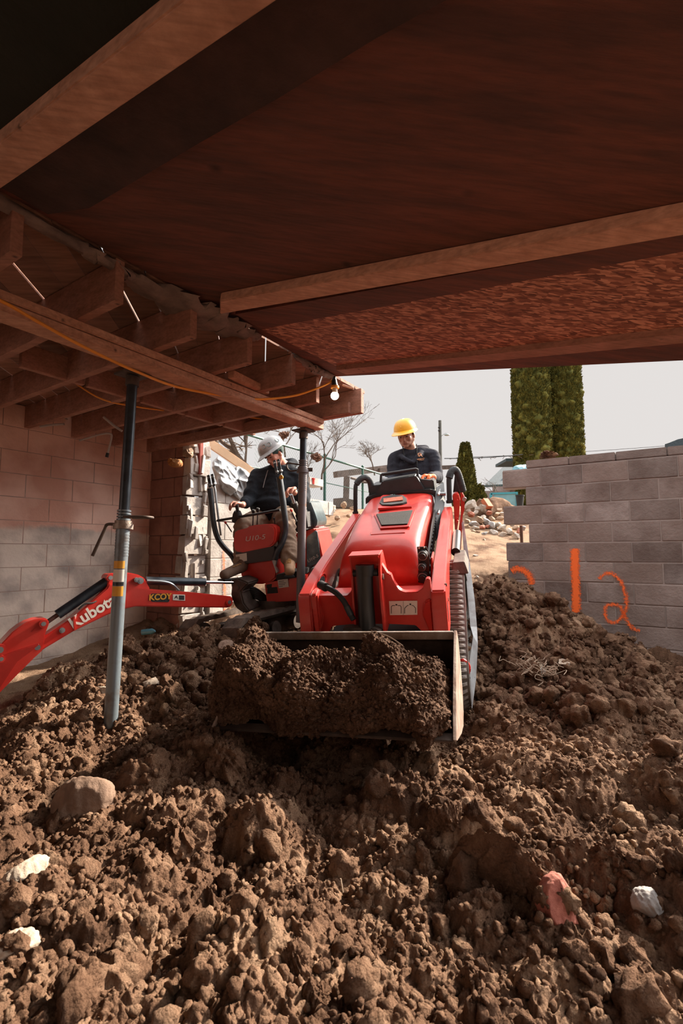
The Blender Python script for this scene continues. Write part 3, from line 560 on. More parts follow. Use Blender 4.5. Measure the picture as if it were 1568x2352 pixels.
mb = MB(); P = [deck(600, 756, .02), deck(540, 722, .02), deck(1568, 538, .02), deck(1800, 490, .02), deck(1800, 534, .02), deck(1568, 578, .02)]; mb.prism(P, DN * .020)
tag(mb.build('ply_strip', M_['ply'], smooth=0), 'narrow plywood strip just behind the second beam', 'board')
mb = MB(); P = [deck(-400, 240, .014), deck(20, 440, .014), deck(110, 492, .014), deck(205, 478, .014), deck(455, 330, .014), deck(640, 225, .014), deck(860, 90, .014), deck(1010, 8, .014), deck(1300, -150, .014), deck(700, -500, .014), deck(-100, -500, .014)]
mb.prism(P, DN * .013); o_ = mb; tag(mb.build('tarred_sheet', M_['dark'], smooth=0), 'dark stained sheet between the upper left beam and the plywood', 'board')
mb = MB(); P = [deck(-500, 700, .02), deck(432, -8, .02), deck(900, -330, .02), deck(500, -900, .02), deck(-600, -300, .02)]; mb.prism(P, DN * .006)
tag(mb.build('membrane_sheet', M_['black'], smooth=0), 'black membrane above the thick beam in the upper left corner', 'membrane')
def deckbeam(n0, n1, f0, f1, drop, m, label):
    a0, a1 = deck(*n0, drop), deck(*n1, drop); b0, b1 = deck(*f0, drop), deck(*f1, drop); d = (a1 - a0); a1 = a1 + d * .22; b1 = b1 + (b1 - b0) * .22
    mb = MB(); mb.prism([a0, a1, b1, b0], DN * (drop - .001)); return tag(mb.build('deck_beam', m, bevel=.004), label, 'beam')
deckbeam((505, 692), (1568, 498), (505, 722), (1568, 541), .045, M_['lumber'], 'pale lumber beam crossing the overhead deck from centre to right edge')
deckbeam((770, 850), (1568, 766), (795, 861), (1568, 789), .04, M_['lumber2'], 'front edge beam of the deck against the sky')
deckbeam((-300, 560), (432, -8), (-300, 639), (652, -8), .06, M_['lumber'], 'thick pale beam in the upper left corner of the photo')
# crumpled cloth strip along the deck edge
def strip(pts, wid, name, label, thick=.02, seed=0):
    P = spline(pts, 8); rings = []
    for i, (p, w) in enumerate(zip(P, np.interp(np.linspace(0, 1, len(P)), np.linspace(0, 1, len(wid)), wid))):
        r = []
        for k in range(10):
            a = 2 * math.pi * k / 10; j = 1 + .35 * math.sin(i * .9 + k * 2.1 + seed) ; r.append(p + DD * (math.cos(a) * w * .5 * j) + BD * (.02 * math.sin(i * 1.7 + k)) + Z * (math.sin(a) * thick * j))
        rings.append(r)
    mb = MB(); mb.loft(rings); return tag(mb.build(name, M_['cloth'], smooth=80), label, 'cloth')
strip([dk(-3.2, .0, .02), dk(-2.6, -.0, .02), dk(-1.95, -.02, .03), dk(-1.75, -.03, .03), dk(-1.60, -.02, .04)], [.05, .04, .05, .08, .03], 'cloth_strip', 'short grey cloth roll tucked at the deck edge, upper left')
strip([dk(-1.62, -.06, .03), dk(-1.35, -.05, .04), dk(-1.15, -.03, .05), dk(-.95, -.01, .04), dk(-.80, .0, .02)], [.06, .22, .27, .17, .04], 'cloth_strip', 'long crumpled grey cloth stuffed along the seam of boards and plywood')
strip([dk(-.46, .0, .01), dk(-.3, .0, .02), dk(-.2, .01, .03), dk(-.02, .0, .01)], [.03, .05, .07, .04], 'cloth_strip', 'small dark cloth roll in the seam by the bulb')
# ------------------------------------------------------------------ steel props
def prop(top, bot, r, zc, mi, mo, label, handle):
    top, bot = Vector(top), Vector(bot); ax = (top - bot).normalized(); t = thing('steel_prop', label, 'prop', bot); at = lambda h: bot + ax * h; L = (top - bot).length
    mb = MB(); mb.tube([at(0), at(zc)], r, 24); mb.build('outer_tube', mo, t)
    mb = MB(); mb.tube([at(zc - .02), at(L - .008)], r * .82, 24); it = mb.build('inner_tube', mi, t)
    side = ax.cross(Vector((0, -1, 0))).normalized()
    for k in range(7):
        h = zc + .25 + k * .115
        if h < L - .04: mb = MB(); mb.tube([at(h) + Vector((0, -1, 0)) * r * .78 + side * .006, at(h) + Vector((0, -1, 0)) * r * .835 + side * .006], .0065, 10); mb.build('pin_hole', M_['rubber'], it)
    mb = MB()
    for k in range(16): mb.tube([at(zc - .16 + k * .016), at(zc - .151 + k * .016)], r * 1.04, 20)
    mb.build('thread', mo, t)
    mb = MB(); mb.tube([at(zc - .0), at(zc + .03)], r * 1.28, 20); mb.tube([at(zc - .015), at(zc + .012)], r * 1.5, 20); cb = mb.build('collar', M_['steel'] if handle else M_['rust'], t)
    c = at(zc + .01)
    if handle: mb = MB(); mb.tube([c - side * r, c - side * .085, c - side * .10 - ax * .03, c - side * .155 - ax * .17], .0085, 10, smooth=5); mb.build('handle', M_['dsteel'], t)
    mb = MB(); c2 = at(zc + .05)
    if handle: mb.tube([c2 + side * r * .5 + Vector((0, -.04, 0)), c2 + side * .13 + Vector((0, -.05, 0)), c2 + side * .155, c2 + side * .13 + Vector((0, .03, 0)), c2 + side * r + Vector((0, .03, 0))], .007, 10, smooth=5)
    else:
        mb.tube([c2 - side * .02, c2 - side * .12 + ax * .012, c2 - side * .13 - ax * .02, c2 - side * .10 - ax * .05, c - side * r * .8], .0065, 10, smooth=5); mb.box(c + side * .055 + Vector((0, -.01, 0)), (.05, .012, .03))
    mb.build('pin', M_['dsteel'], t)
    mb = MB(); mb.box(at(L) - Z * .006, (.14, .14, .010), Matrix((BD, AD, Z)).transposed()); mb.tube([at(L - .07), at(L - .02)], r * 1.05, 16); mb.build('top_plate', M_['dsteel'], t)
    return t, at, ax, r, side
TL = W(305, 858, 2.62); TL.z = H + .998
BL = W(256, 1598, 2.55)
pl_, at, ax, r, side = prop(TL, BL - Z * .18, .034, 1.06, M_['blue'], mat('grey_blue_tube', (.17, .21, .24), .42, metal=.45, col2=(.11, .09, .08), scale=8, bump=.08, ramp=(.3, .5)), 'tall steel prop at left with yellow stickers and crank handle', True)
for a, b, m, nm in ((.835, .875, 'yellow', 'sticker'), (.765, .83, 'white', 'sticker'), (.745, .763, 'black_m', 'sticker'), (.69, .742, 'yellow', 'sticker')):
    mb = MB(); n = 10; V = []
    for k in range(n + 1):
        an = math.radians(-130 + k * 8); rr = r * 1.012; off = Vector((0, 1, 0)) * math.sin(an) * rr + side * math.cos(an) * rr
        an = math.radians(-140 + k * 11); off = Vector((0, 1, 0)) * math.sin(an) * rr + side * math.cos(an) * rr; V += [at(a) + off, at(b) + off]
    mb.poly(V, [(2 * k, 2 * k + 2, 2 * k + 3, 2 * k + 1) for k in range(n)]); mb.build(nm, M_[m], pl_, label={'yellow': 'yellow band sticker', 'white': 'white label sticker', 'black_m': 'black band sticker'}[m])
prop(W(697, 988, 3.86), W(689, 1400, 3.9) - Z * .1, .034, 1.22, M_['blue'], M_['rust'], 'rusty steel prop standing between the excavator and the red loader', False)
# ------------------------------------------------------------------ cords and bulb
def cord(pts, r, label, m='cord', name='extension_cord'):
    mb = MB(); mb.tube(pts, r, 8, smooth=8); return tag(mb.build(name, M_[m]), label, 'cord')
cord([W(-120, 640, 1.70), W(0, 690, 1.90), W(80, 735, 2.02), W(170, 785, 2.16), W(250, 825, 2.32), W(310, 852, 2.46), W(400, 887, 2.75), W(500, 907, 3.0), W(590, 917, 3.2), W(670, 910, 3.35), W(720, 895, 3.4), W(756, 879, 3.42), W(766, 868, 3.42)], .0075, 'orange extension cord looping along the beam to the lit bulb')
cord([W(-90, 815, 3.1), W(0, 824, 3.2), W(50, 828, 3.2), W(110, 845, 3.2), W(160, 872, 3.3), W(230, 915, 3.4), W(300, 932, 3.5), W(400, 945, 3.8), W(520, 952, 4.1), W(640, 968, 4.3)], .006, 'thin orange cord hanging below the joists behind the left prop')
cord([W(786, 884, 3.45), W(800, 889, 3.46), W(812, 893, 3.46)], .008, 'short end of pale cord right of the bulb', 'lumber', 'cord_end')
lb = thing('hanging_bulb', 'lit round bulb in a grey lamp holder at the deck corner', 'lamp', W(768, 918, 3.42))
mb = MB(); mb.tube([W(767, 862, 3.42), W(767, 872, 3.42), W(769, 890, 3.42)], [.008, .018, .026], 14); mb.build('lamp_holder', M_['plastic'], lb)
mb = MB(); mb.tube([W(769, 887, 3.42), W(769, 892, 3.42)], .031, 14); mb.build('collar', M_['cord'], lb)
mb = MB(); mb.tube([W(769, 892, 3.42), W(769, 903, 3.42)], [.018, .021], 14); mb.build('bulb_base', mat('bulb_white', (.75, .62, .5), .4), lb)
mb = MB(); mb.ball(W(768.5, 909, 3.42), .030, 3); mb.build('bulb', mat('lit_bulb', (1, .86, .68), .3, emit=5), lb, smooth=180)
# bent pipes under the joists
def pipe(pts, r, label, tip=False):
    mb = MB(); mb.tube(pts, r, 8, smooth=3); o = tag(mb.build('conduit', mat('grey_conduit', (.42, .36, .33), .6)), label, 'pipe'); 
    if tip: mb = MB(); mb.tube([pts[-1] + (pts[-2] - pts[-1]).normalized() * .02, pts[-1] - (pts[-2] - pts[-1]).normalized() * .015], r * 1.6, 8); mb.build('plug', M_['rubber'], o)
pipe([W(183, 1012, 3.9), W(230, 998, 3.85), W(252, 996, 3.8), W(256, 1006, 3.8), W(246, 1046, 3.8)], .008, 'grey bent conduit with black plug hanging left of the tall prop', True)
pipe([W(238, 958, 3.7), W(262, 978, 3.7), W(280, 990, 3.7)], .010, 'short grey pipe angled beside the top of the tall prop')
pipe([W(92, 980, 3.9), W(120, 976, 3.9), W(147, 974, 3.9)], .010, 'grey pipe stub lying along a joist at the left')
pipe([W(100, 942, 4.0), W(130, 954, 4.0), W(155, 963, 4.0)], .006, 'thin grey pipe slanting between joists at the left')
# ------------------------------------------------------------------ compact track loader
LY, LR, LP = math.radians(15.2), math.radians(3.0), math.radians(16)
lb_ = Vector((math.sin(LY) * math.cos(LP), math.cos(LY) * math.cos(LP), math.sin(LP)))
_r0 = Vector((math.cos(LY), -math.sin(LY), 0)); _u0 = _r0.cross(lb_)
lr_ = _r0 * math.cos(LR) + _u0 * math.sin(LR); lu_ = lr_.cross(lb_)
LO = lr_ * -.039 + Vector((.1, 2.62, -.4 + H))
LM4 = Matrix((lr_, lb_, lu_)).transposed().to_4x4(); LM4.translation = LO
def lw(x, y, z): return LO + lr_ * x + lb_ * y + lu_ * z
def lpx(px, py, ax, v):                 # pixel onto a local plane of the loader
    n = (lr_, lb_, lu_)[ax]; return WP(px, py, LO + n * v, n)
MB4 = LM4.copy(); MB4.translation = lw(0, 1.1, -.76)
ld = thing('track_loader', 'red compact track loader coming down the dirt slope with a full bucket', 'loader', MB4)
red, blk = M_['red'], M_['black_m']
# tracks
def track(xc, name='track'):
    cir = [((.50, -.60), .145), ((1.78, -.60), .145), ((1.10, -.19), .175)]      # (y,z), r
    path = []
    n = len(cir)
    for i in range(n):
        (c0, r0), (c1, r1), (c2, r2) = cir[i - 1], cir[i], cir[(i + 1) % n]
        def tang(a, ra, b, rb):
            d = Vector((b[0] - a[0], b[1] - a[1])); L = d.length; d /= L; s = (ra - rb) / L; c = math.sqrt(1 - s * s); nn = Vector((d.y, -d.x)); nv = nn * c + d * s; return nv
        n1 = tang(c0, r0, c1, r1); n2 = tang(c1, r1, c2, r2); a1 = math.atan2(n1.y, n1.x); a2 = math.atan2(n2.y, n2.x)
        while a2 < a1: a2 += 2 * math.pi
        for k in range(9): a = a1 + (a2 - a1) * k / 8; path.append(Vector((c1[0] + math.cos(a) * r1, c1[1] + math.sin(a) * r1)))
    path.append(path[0]); seg = [(path[i + 1] - path[i]).length for i in range(len(path) - 1)]; T = sum(seg)
    def at(s):
        s %= T
        for i, l in enumerate(seg):
            if s <= l: d = (path[i + 1] - path[i]).normalized(); return path[i] + d * s, d
            s -= l
        return path[0], (path[1] - path[0]).normalized()
    w = .095; mb = MB(); rings = []
    for p in path[:-1]:
        c = Vector((sum(q.x for q in path[:-1]) / (len(path) - 1), sum(q.y for q in path[:-1]) / (len(path) - 1))); rings.append(p)
    N = 150; V = []
    for k in range(N):
        p, d = at(T * k / N); nn = Vector((d.y, -d.x)); V.append((p, nn))
    vs = []
    for p, nn in V:
        i = p - nn * .028; vs.append([mb.bm.verts.new(lw(xc + sx * w, q.x, q.y)) for sx, q in ((-1, i), (1, i), (1, p), (-1, p))])
    for k in range(N):
        A, B = vs[k], vs[(k + 1) % N]
        for j in range(4): mb.bm.faces.new((A[j], A[(j + 1) % 4], B[(j + 1) % 4], B[j]))
    tr = mb.build(name, mat('track_rubber', (.17, .155, .14), .8, scale=14, col2=(.08, .07, .062), bump=.3), ld)
    nl = int(T / .040); ml = MB()
    for k in range(nl):
        p, d = at(T * k / nl); nn = Vector((d.y, -d.x)); o = p + nn * .011
        A = lr_; dw = (lb_ * d.x + lu_ * d.y).normalized(); nw = (lb_ * nn.x + lu_ * nn.y).normalized(); R = Matrix((A, dw, nw)).transposed()
        c = lw(xc - .012, o.x, o.y)
        q = lambda x, y, z: c + A * x + dw * y + nw * z
        # tapered lug, chamfered at the outer side
        ml.poly([q(-.082, -.011, -.012), q(.062, -.011, -.012), q(.095, -.022, -.012), q(.095, .0, -.012), q(.066, .011, -.012), q(-.082, .011, -.012), q(-.08, -.008, .016), q(.055, -.008, .016), q(.082, -.018, .0), q(.082, -.006, .0), q(.055, .008, .016), q(-.08, .008, .016)],
                [(5, 4, 3, 2, 1, 0), (6, 7, 8, 9, 10, 11), (0, 1, 7, 6), (1, 2, 8, 7), (2, 3, 9, 8), (3, 4, 10, 9), (4, 5, 11, 10), (5, 0, 6, 11)])
    tag(ml.build('tread_lugs', mat('track_lug', (.34, .325, .31), .85, scale=20, col2=(.20, .175, .155), bump=.3), tr, smooth=0), kind='stuff')
    for (y, z), r in cir:
        mb = MB(); mb.tube([lw(xc - .05, y, z), lw(xc + .05, y, z)], r - .03, 24); wh = mb.build('wheel', M_['dsteel'], tr)
        mb = MB(); mb.tube([lw(xc + .05, y, z), lw(xc + .062, y, z)], r * .4, 16); mb.build('hub', M_['red'], wh)
for y in (.5,):
    track(.475); track(-.475)
mb = MB(); mb.box(lw(0, 1.15, -.42), (.62, 1.3, .30), Matrix((lr_, lb_, lu_)).transposed()); mb.build('chassis', blk, ld, bevel=.01)
for s in (-1, 1):
    mb = MB(); P = [lpx(1040, 1292, 1, 1.02), lpx(1066, 1290, 1, 1.02), lpx(1076, 1318, 1, .98), lpx(1037, 1319, 1, .98)]
    P = [Vector(((p - LO).dot(lr_) * s, (p - LO).dot(lb_), (p - LO).dot(lu_))) for p in P]; mb.prism([lw(*p) for p in P], lb_ * .42 - lu_ * .03); mb.build('fender', M_['dsteel'], ld, bevel=.004)
# engine hood : lofted rounded shell
def hood_section(y, zc, zs, zb, w, wb):
    pts = []
    for k in range(25):
        a = k / 24 * math.pi; c, s_ = math.cos(a), math.sin(a)
        x = -math.copysign(abs(c) ** .42, c) * w; z = zs + (zc - zs) * (abs(s_) ** .8)
        pts.append(lw(x, y, z))
    return [lw(-wb, y, zb)] + pts + [lw(wb, y, zb)]
mb = MB(); S = []
for y, zc, zs, zb, w, wb in [(.80, -.03, -.045, -.068, .300, .312), (.805, .03, -.01, -.068, .298, .312), (.835, .11, .05, -.068, .290, .31), (.90, .185, .115, -.068, .282, .31), (1.0, .235, .165, -.08, .280, .31), (1.15, .270, .20, -.09, .283, .31), (1.4, .307, .238, -.07, .29, .315), (1.75, .342, .275, -.05, .298, .32), (2.05, .368, .305, -.03, .305, .33), (2.14, .372, .31, -.02, .306, .333)]:
    S.append(hood_section(y, zc, zs, zb, w, wb))
mb.loft(S, cap=True); hd = mb.build('hood', red, ld, smooth=50)
mb = MB(); mb.prism([lw(-.322, .80, -.052), lw(.322, .80, -.052), lw(.322, .775, -.070), lw(-.322, .775, -.070)], lb_ * .25 - lu_ * .02); mb.build('hood_lip', red, hd, bevel=.006)
def on_hood(px, py):                    # ray onto the hood top surface (profile z(y), centre line)
    d = ray(px, py); ys = [.8, .835, .9, 1., 1.15, 1.4, 1.75, 2.05, 2.3]; zs = [-.06, .11, .185, .235, .27, .307, .342, .368, .38]
    for k in range(200, 700):
        p = CAM + d * (k * .01); q = p - LO; y = q.dot(lb_); z = q.dot(lu_)
        if y > .8 and z < np.interp(y, ys, zs) + .004: return p
    return p
# scoop and lamp recess
def plate_on(pxs, th, name, m, parent, lift=.0, bev=.003, label=None, vec=None):
    P = [on_hood(*q) for q in pxs]; c = sum(P, Vector()) / len(P)
    n = (P[1] - P[0]).cross(P[2] - P[0]).normalized()
    if n.dot(CAM - c) < 0: n = -n
    P = [p - n * (p - c).dot(n) + n * lift for p in P]; mb = MB(); mb.prism(P, n * th); return mb.build(name, m, parent, bevel=bev, label=label), c, n
dr = mat('recess_red', (.50, .016, .010), .4, var=.1)
bez, c, n = plate_on([(868, 1174), (875, 1146), (880, 1143), (929, 1140), (934, 1143), (945, 1166)], .02, 'lamp_housing', dr, ld)
b2, c, n = plate_on([(872, 1163), (878, 1150), (900, 1144.5), (926, 1145), (934, 1151), (935, 1160), (925, 1164), (900, 1168), (878, 1168)], .026, 'lamp_bezel', M_['rubber'], bez, .008, .004)
plate_on([(881, 1154), (925, 1150), (926, 1158), (882, 1163.5)], .012, 'lamp_lens', mat('amber_lens', (.62, .16, .09), .3, var=.3, scale=60, bump=.3), b2, .028, .001)
sc1, c, n = plate_on([(858, 1183), (955, 1172), (940, 1212), (873, 1216)], .010, 'scoop_frame', dr, ld, .0)
plate_on([(864, 1184), (948, 1175), (936, 1207), (876, 1211)], .008, 'grille', mat('grille_mesh', (.012, .012, .012), .8, var=.3, scale=120, bump=1, bscale=300), sc1, .008)
for a, b in (((854, 1180), (852, 1228)), ((852, 1228), (930, 1223))):
    mb = MB(); mb.tube([on_hood(*a), on_hood(*b)], .0035, 6); mb.build('crease', red, hd)
# front frame
SP = [(-.372, .41, .0), ]
mb = MB()
prof = [(-.38, -.24), (-.38, .01), (-.30, .01), (-.15, .005), (-.12, .03), (-.09, .10), (-.085, .24), (.09, .24), (.10, .20), (.13, .14), (.145, .14), (.165, .08), (.19, .035), (.22, .018), (.30, .018), (.335, .04), (.36, .10), (.385, .10), (.385, -.24), (.32, -.26), (.27, -.20), (.10, -.19), (.0, -.19), (-.15, -.19), (-.27, -.20), (-.31, -.255)]
mb.prism([lw(x, .455, z) for x, z in prof], lb_ * .05); mb.build('cross_member', red, ld, bevel=.005)
mb = MB(); mb.prism([lw(-.38, .50, -.01), lw(.385, .50, -.01), lw(.385, .50, -.16), lw(-.38, .50, -.16)], lb_ * .16); mb.build('rear_tube', red, ld, bevel=.01)
# cylinder bracket plates
for x0, x1 in ((-.098, -.085), (.085, .099)):
    pr_ = [(.34, -.22), (.36, .02), (.40, .18), (.46, .272), (.54, .275), (.60, .15), (.60, -.2)]
    if x0 < 0: pr_ = [(.36, -.20), (.385, .0), (.42, .12), (.45, .17), (.43, .272), (.50, .275), (.60, .15), (.60, -.2)]
    mb = MB(); mb.prism([lw(x0, y, z) for y, z in pr_], lr_ * (x1 - x0)); bp_ = mb.build('bracket_plate', red, ld, bevel=.003)
mb = MB(); mb.tube([lw(.098, .44, .13), lw(.108, .44, .13)], .018, 16); mb.build('pin_head', M_['steel'], bp_)
mb = MB(); mb.prism([lw(-.088, .43, .272), lw(.088, .43, .272), lw(.088, .45, .205), (lw(.0, .452, .222)), lw(-.07, .45, .20), lw(-.088, .45, .18)], lb_ * .03); mb.prism([lw(-.098, .42, .278), lw(.098, .42, .278), lw(.098, .42, .268), lw(-.098, .42, .268)], lb_ * .1); mb.build('bracket_bridge', red, ld, bevel=.003)
mb = MB(); mb.tube([lw(-.012, .34, -.20), lw(-.008, .39, .08), lw(-.004, .41, .165)], [.052, .052, .052], 28); mb.tube([lw(-.003, .413, .15), lw(0, .425, .215)], [.058, .058], 28); mb.tube([lw(-.078, .42, .165), lw(.078, .42, .165)], .022, 16); mb.build('tilt_cylinder', blk, ld)
mb = MB(); mb.prism([lw(-.155, .30, -.145), lw(.045, .30, -.15), lw(.085, .30, -.175), lw(.085, .30, -.24), lw(-.155, .30, -.235)], lb_ * .06); mb.build('cylinder_foot', M_['dsteel'], ld, bevel=.006)
mb = MB(); mb.tube([lpx(738, 1345, 1, .48), lpx(752, 1350, 1, .42), lpx(772, 1362, 1, .39), lpx(790, 1382, 1, .37), lpx(801, 1404, 1, .36), lpx(812, 1424, 1, .34)], .018, 12, smooth=5); hs = mb.build('hydraulic_hose', M_['rubber'], ld)
mb = MB(); mb.tube([lpx(796, 1393, 1, .365), lpx(806, 1413, 1, .352)], .0205, 12); mb.build('hose_sleeve', M_['plastic'], hs)
mb = MB(); mb.tube([lpx(736, 1343, 1, .47), lpx(748, 1349, 1, .42)], .028, 16); mb.build('hose_collar', M_['rubber'], hs)
# warning label with two pictograms
lab = MB(); P = [lpx(893, 1381, 1, .447), lpx(958, 1380, 1, .447), lpx(958, 1412, 1, .447), lpx(895, 1413, 1, .447)]; lab.prism(P, lb_ * .004); lo = lab.build('warning_label', mat('label_pink', (.78, .66, .60), .6, var=.06), ld)
def px_line(pts, wd, y, parent, name='pictogram', m=None):
    mb = MB(); V = [lpx(a, b, 1, y) for a, b in pts]
    for a, b in zip(V, V[1:]): mb.bar(a, b, wd, .001, up=lb_)
    mb.build(name, m or M_['rubber'], parent, smooth=0)
px_line([(898.5, 1409), (898.5, 1393), (901, 1391), (907, 1391)], .0035, .446, lo); px_line([(913, 1391), (919, 1391), (921, 1394), (921, 1409)], .0035, .446, lo); px_line([(908, 1389), (912, 1389)], .009, .446, lo)
px_line([(929, 1409), (929, 1397), (935, 1391), (938, 1390.5)], .0035, .446, lo); px_line([(945, 1390.5), (949, 1391), (954, 1397), (954, 1408)], .0035, .446, lo); px_line([(940, 1388), (944, 1388)], .009, .446, lo); px_line([(926, 1381), (926, 1412)], .0012, .446, lo)
# lift arms
def arm(s):
    x0, x1 = .385 * s, .472 * s
    side = [(.375, -.27), (.42, .0), (.435, .03), (.62, .075), (.86, .11), (1.3, .155), (2.06, .235), (2.14, .17), (2.0, .05), (1.42, -.03), (.95, -.07), (.74, -.13), (.62, -.27)]
    mb = MB(); mb.prism([lw(x0, y, z) for y, z in side], lr_ * (x1 - x0)); a = mb.build('lift_arm', red, ld, bevel=.009, segs=2)
    mb = MB(); mb.tube([lw(x1 + .004 * s, .60, -.09), lw(x1 - .01 * s, .60, -.09)], .013, 12); mb.tube([lw(x1 + .006 * s, .52, .035), lw(x1 - .01 * s, .52, .035)], .010, 12); mb.build('bolt', M_['dsteel'], a)
    xi = x0 - .001 * s
    mb = MB(); ov = [(math.cos(t), math.sin(t)) for t in [k * math.pi / 8 for k in range(16)]]
    if s < 0:
        c = ( .68, .035); mb.prism([lw(x0, c[0] + a_ * .075 + b_ * .01, c[1] + b_ * .035 - .01) for a_, b_ in ov], lr_ * .003); mb.build('arm_opening', M_['rubber'], a)
        mb = MB(); pts = [lw(x0 + .004, c[0] + a_ * .10 + b_ * .01, c[1] + b_ * .052 - .01) for a_, b_ in ov]; mb.tube(pts + pts[:1], .006, 6); mb.build('opening_rim', red, a)
        mb = MB(); mb.prism([lw(x0, y, z) for y, z in [(.42, .03), (.50, .05), (.56, .03), (.58, -.05), (.50, -.10), (.40, -.22)]], lr_ * .05); mb.build('hose_port', red, a, bevel=.012)
    # front foot plate joining the cross member
    mb = MB(); mb.prism([lw(x0, .43, -.02), lw(x0 - .05 * s, .44, -.04), lw(x0 - .07 * s, .44, -.12), lw(x0 - .025 * s, .43, -.25), lw(x0, .40, -.27)], lb_ * .10); mb.build('foot_gusset', red, a, bevel=.012)
    return a
aR = arm(1); arm(-1)
mb = MB(); mb.prism([lw(.4725, y, z) for y, z in [(.47, -.08), (.50, -.06), (.50, -.17), (.48, -.19)]], lr_ * .002); mb.build('slot', M_['rubber'], aR)
# couplers
cpl = MB(); P = [lpx(957, 1256, 1, .76), lpx(979, 1256, 1, .76), lpx(986, 1274, 1, .76), lpx(985, 1335, 1, .76), lpx(975, 1341, 1, .76), lpx(960, 1338, 1, .76), lpx(960, 1290, 1, .76)]
cpl.prism(P, lb_ * .012); cp = cpl.build('coupler_plate', blk, ld, bevel=.002)
for (px, py, rr) in ((970, 1277, .035), (968, 1304, .029), (970, 1328, .037)):
    c = lpx(px, py, 1, .72); mb = MB(); mb.tube([c + lb_ * .04, c + lb_ * .02], rr, 20); mb.tube([c + lb_ * .03, c - lb_ * .005], rr * .78, 20); mb.tube([c + lb_ * .0, c - lb_ * .02], rr * .6, 20); q = mb.build('coupler', M_['rubber'], cp)
    mb = MB(); mb.tube([c + lb_ * .012 + lu_ * 0, c + lb_ * .004], rr * .9, 20); mb.build('lock_ring', M_['galv'], q)
for px, py in ((962, 1259), (974, 1258)): mb = MB(); c = lpx(px, py, 1, .757); mb.tube([c, c + lb_ * .006], .006, 8); mb.build('rivet', M_['white'], cp)
mb = MB(); mb.prism([lpx(989, 1281, 1, .78), lpx(993, 1281, 1, .78), lpx(996, 1330, 1, .78), lpx(989, 1345, 1, .78)], lb_ * .15); mb.build('side_bracket', red, ld, bevel=.003)
# side grille between hood and arm
mb = MB(); mb.prism([lw(.325, y, z) for y, z in [(.86, -.12), (.90, .02), (1.1, .12), (1.5, .20), (2.1, .27), (2.1, -.15), (.9, -.2)]], lr_ * .012); gp = mb.build('side_panel', blk, ld)
for k in range(16):
    y = .93 + k * .065; mb = MB(); z = np.interp(y, [.86, 1.1, 1.5, 2.1], [-.02, .10, .18, .24]); mb.box(lw(.34, y, z - .07), (.008, .02, .11), Matrix((lr_, lb_, lu_)).transposed() @ Matrix.Rotation(.5, 3, 'X')); mb.build('louvre', M_['galv'] if k == -1 else M_['plastic'], gp)
mb = MB(); mb.prism([lpx(993, 1190, 1, 1.8), lpx(1002, 1115, 1, 2.2), lpx(1018, 1108, 1, 2.25), lpx(1021, 1150, 1, 2.1), lpx(1014, 1215, 1, 1.75), lpx(1000, 1245, 1, 1.6)], lb_ * .05); tw = mb.build('tower_plate', M_['plastic'], ld, bevel=.004)
for px, py in ((1006, 1137), (1006, 1180), (1008, 1210)): mb = MB(); c = lpx(px, py, 1, 1.75); mb.tube([c, c + lb_ * .3], .009, 8); mb.build('bolt', M_['galv'], tw)
mb = MB(); mb.tube([lpx(1005, 1135, 1, 2.1), lpx(1023, 1134, 1, 2.1)], .018, 12); mb.build('cross_tube', M_['galv'], ld)
# control tower
def tower(pts, y0, dep, name, m, par, bev=.008): mb = MB(); mb.prism([lpx(a, b, 1, y0) for a, b in pts], lb_ * dep); return mb.build(name, m, par, bevel=bev)
seal = tower([(839, 1160), (839, 1143), (860, 1136), (905, 1130), (950, 1127), (990, 1124), (1002, 1130), (1003, 1158), (1000, 1170), (996, 1140), (988, 1134), (940, 1133), (900, 1136), (862, 1143), (850, 1150)], 2.13, .12, 'hood_seal', M_['rubber'], ld)
ct = tower([(846, 1140), (849, 1117), (858, 1115), (876, 1113), (960, 1100), (986, 1103), (995, 1102), (999, 1131), (920, 1133)], 2.19, .30, 'control_tower', M_['plastic'], ld)
tower([(860, 1137), (875, 1110), (878, 1105), (953, 1093), (957, 1096), (976, 1126), (972, 1129)], 2.15, .22, 'tower_top', M_['plastic'], ct)
mb = MB(); f = lambda a, b, y: lpx(a, b, 1, y)
mb.tube([f(874, 1108, 2.2), f(875, 1091, 2.2), f(877, 1089, 2.2), f(955, 1077, 2.2), f(958, 1078, 2.2), f(959, 1097, 2.2)], .0125, 10); mb.build('handle_bar', M_['plastic'], ct)
mb = MB(); mb.prism([f(878, 1091.5, 2.22), f(955, 1079.5, 2.22), f(955, 1082, 2.22), f(878, 1094, 2.22)], lb_ * .1); mb.build('visor', M_['plastic'], ct)
mb = MB(); mb.prism([f(957, 1090, 2.22), f(962, 1092, 2.22), f(971, 1107, 2.22), f(966, 1110, 2.22)], lb_ * .08); mb.build('guard_plate', M_['galv'], ct, bevel=.003)
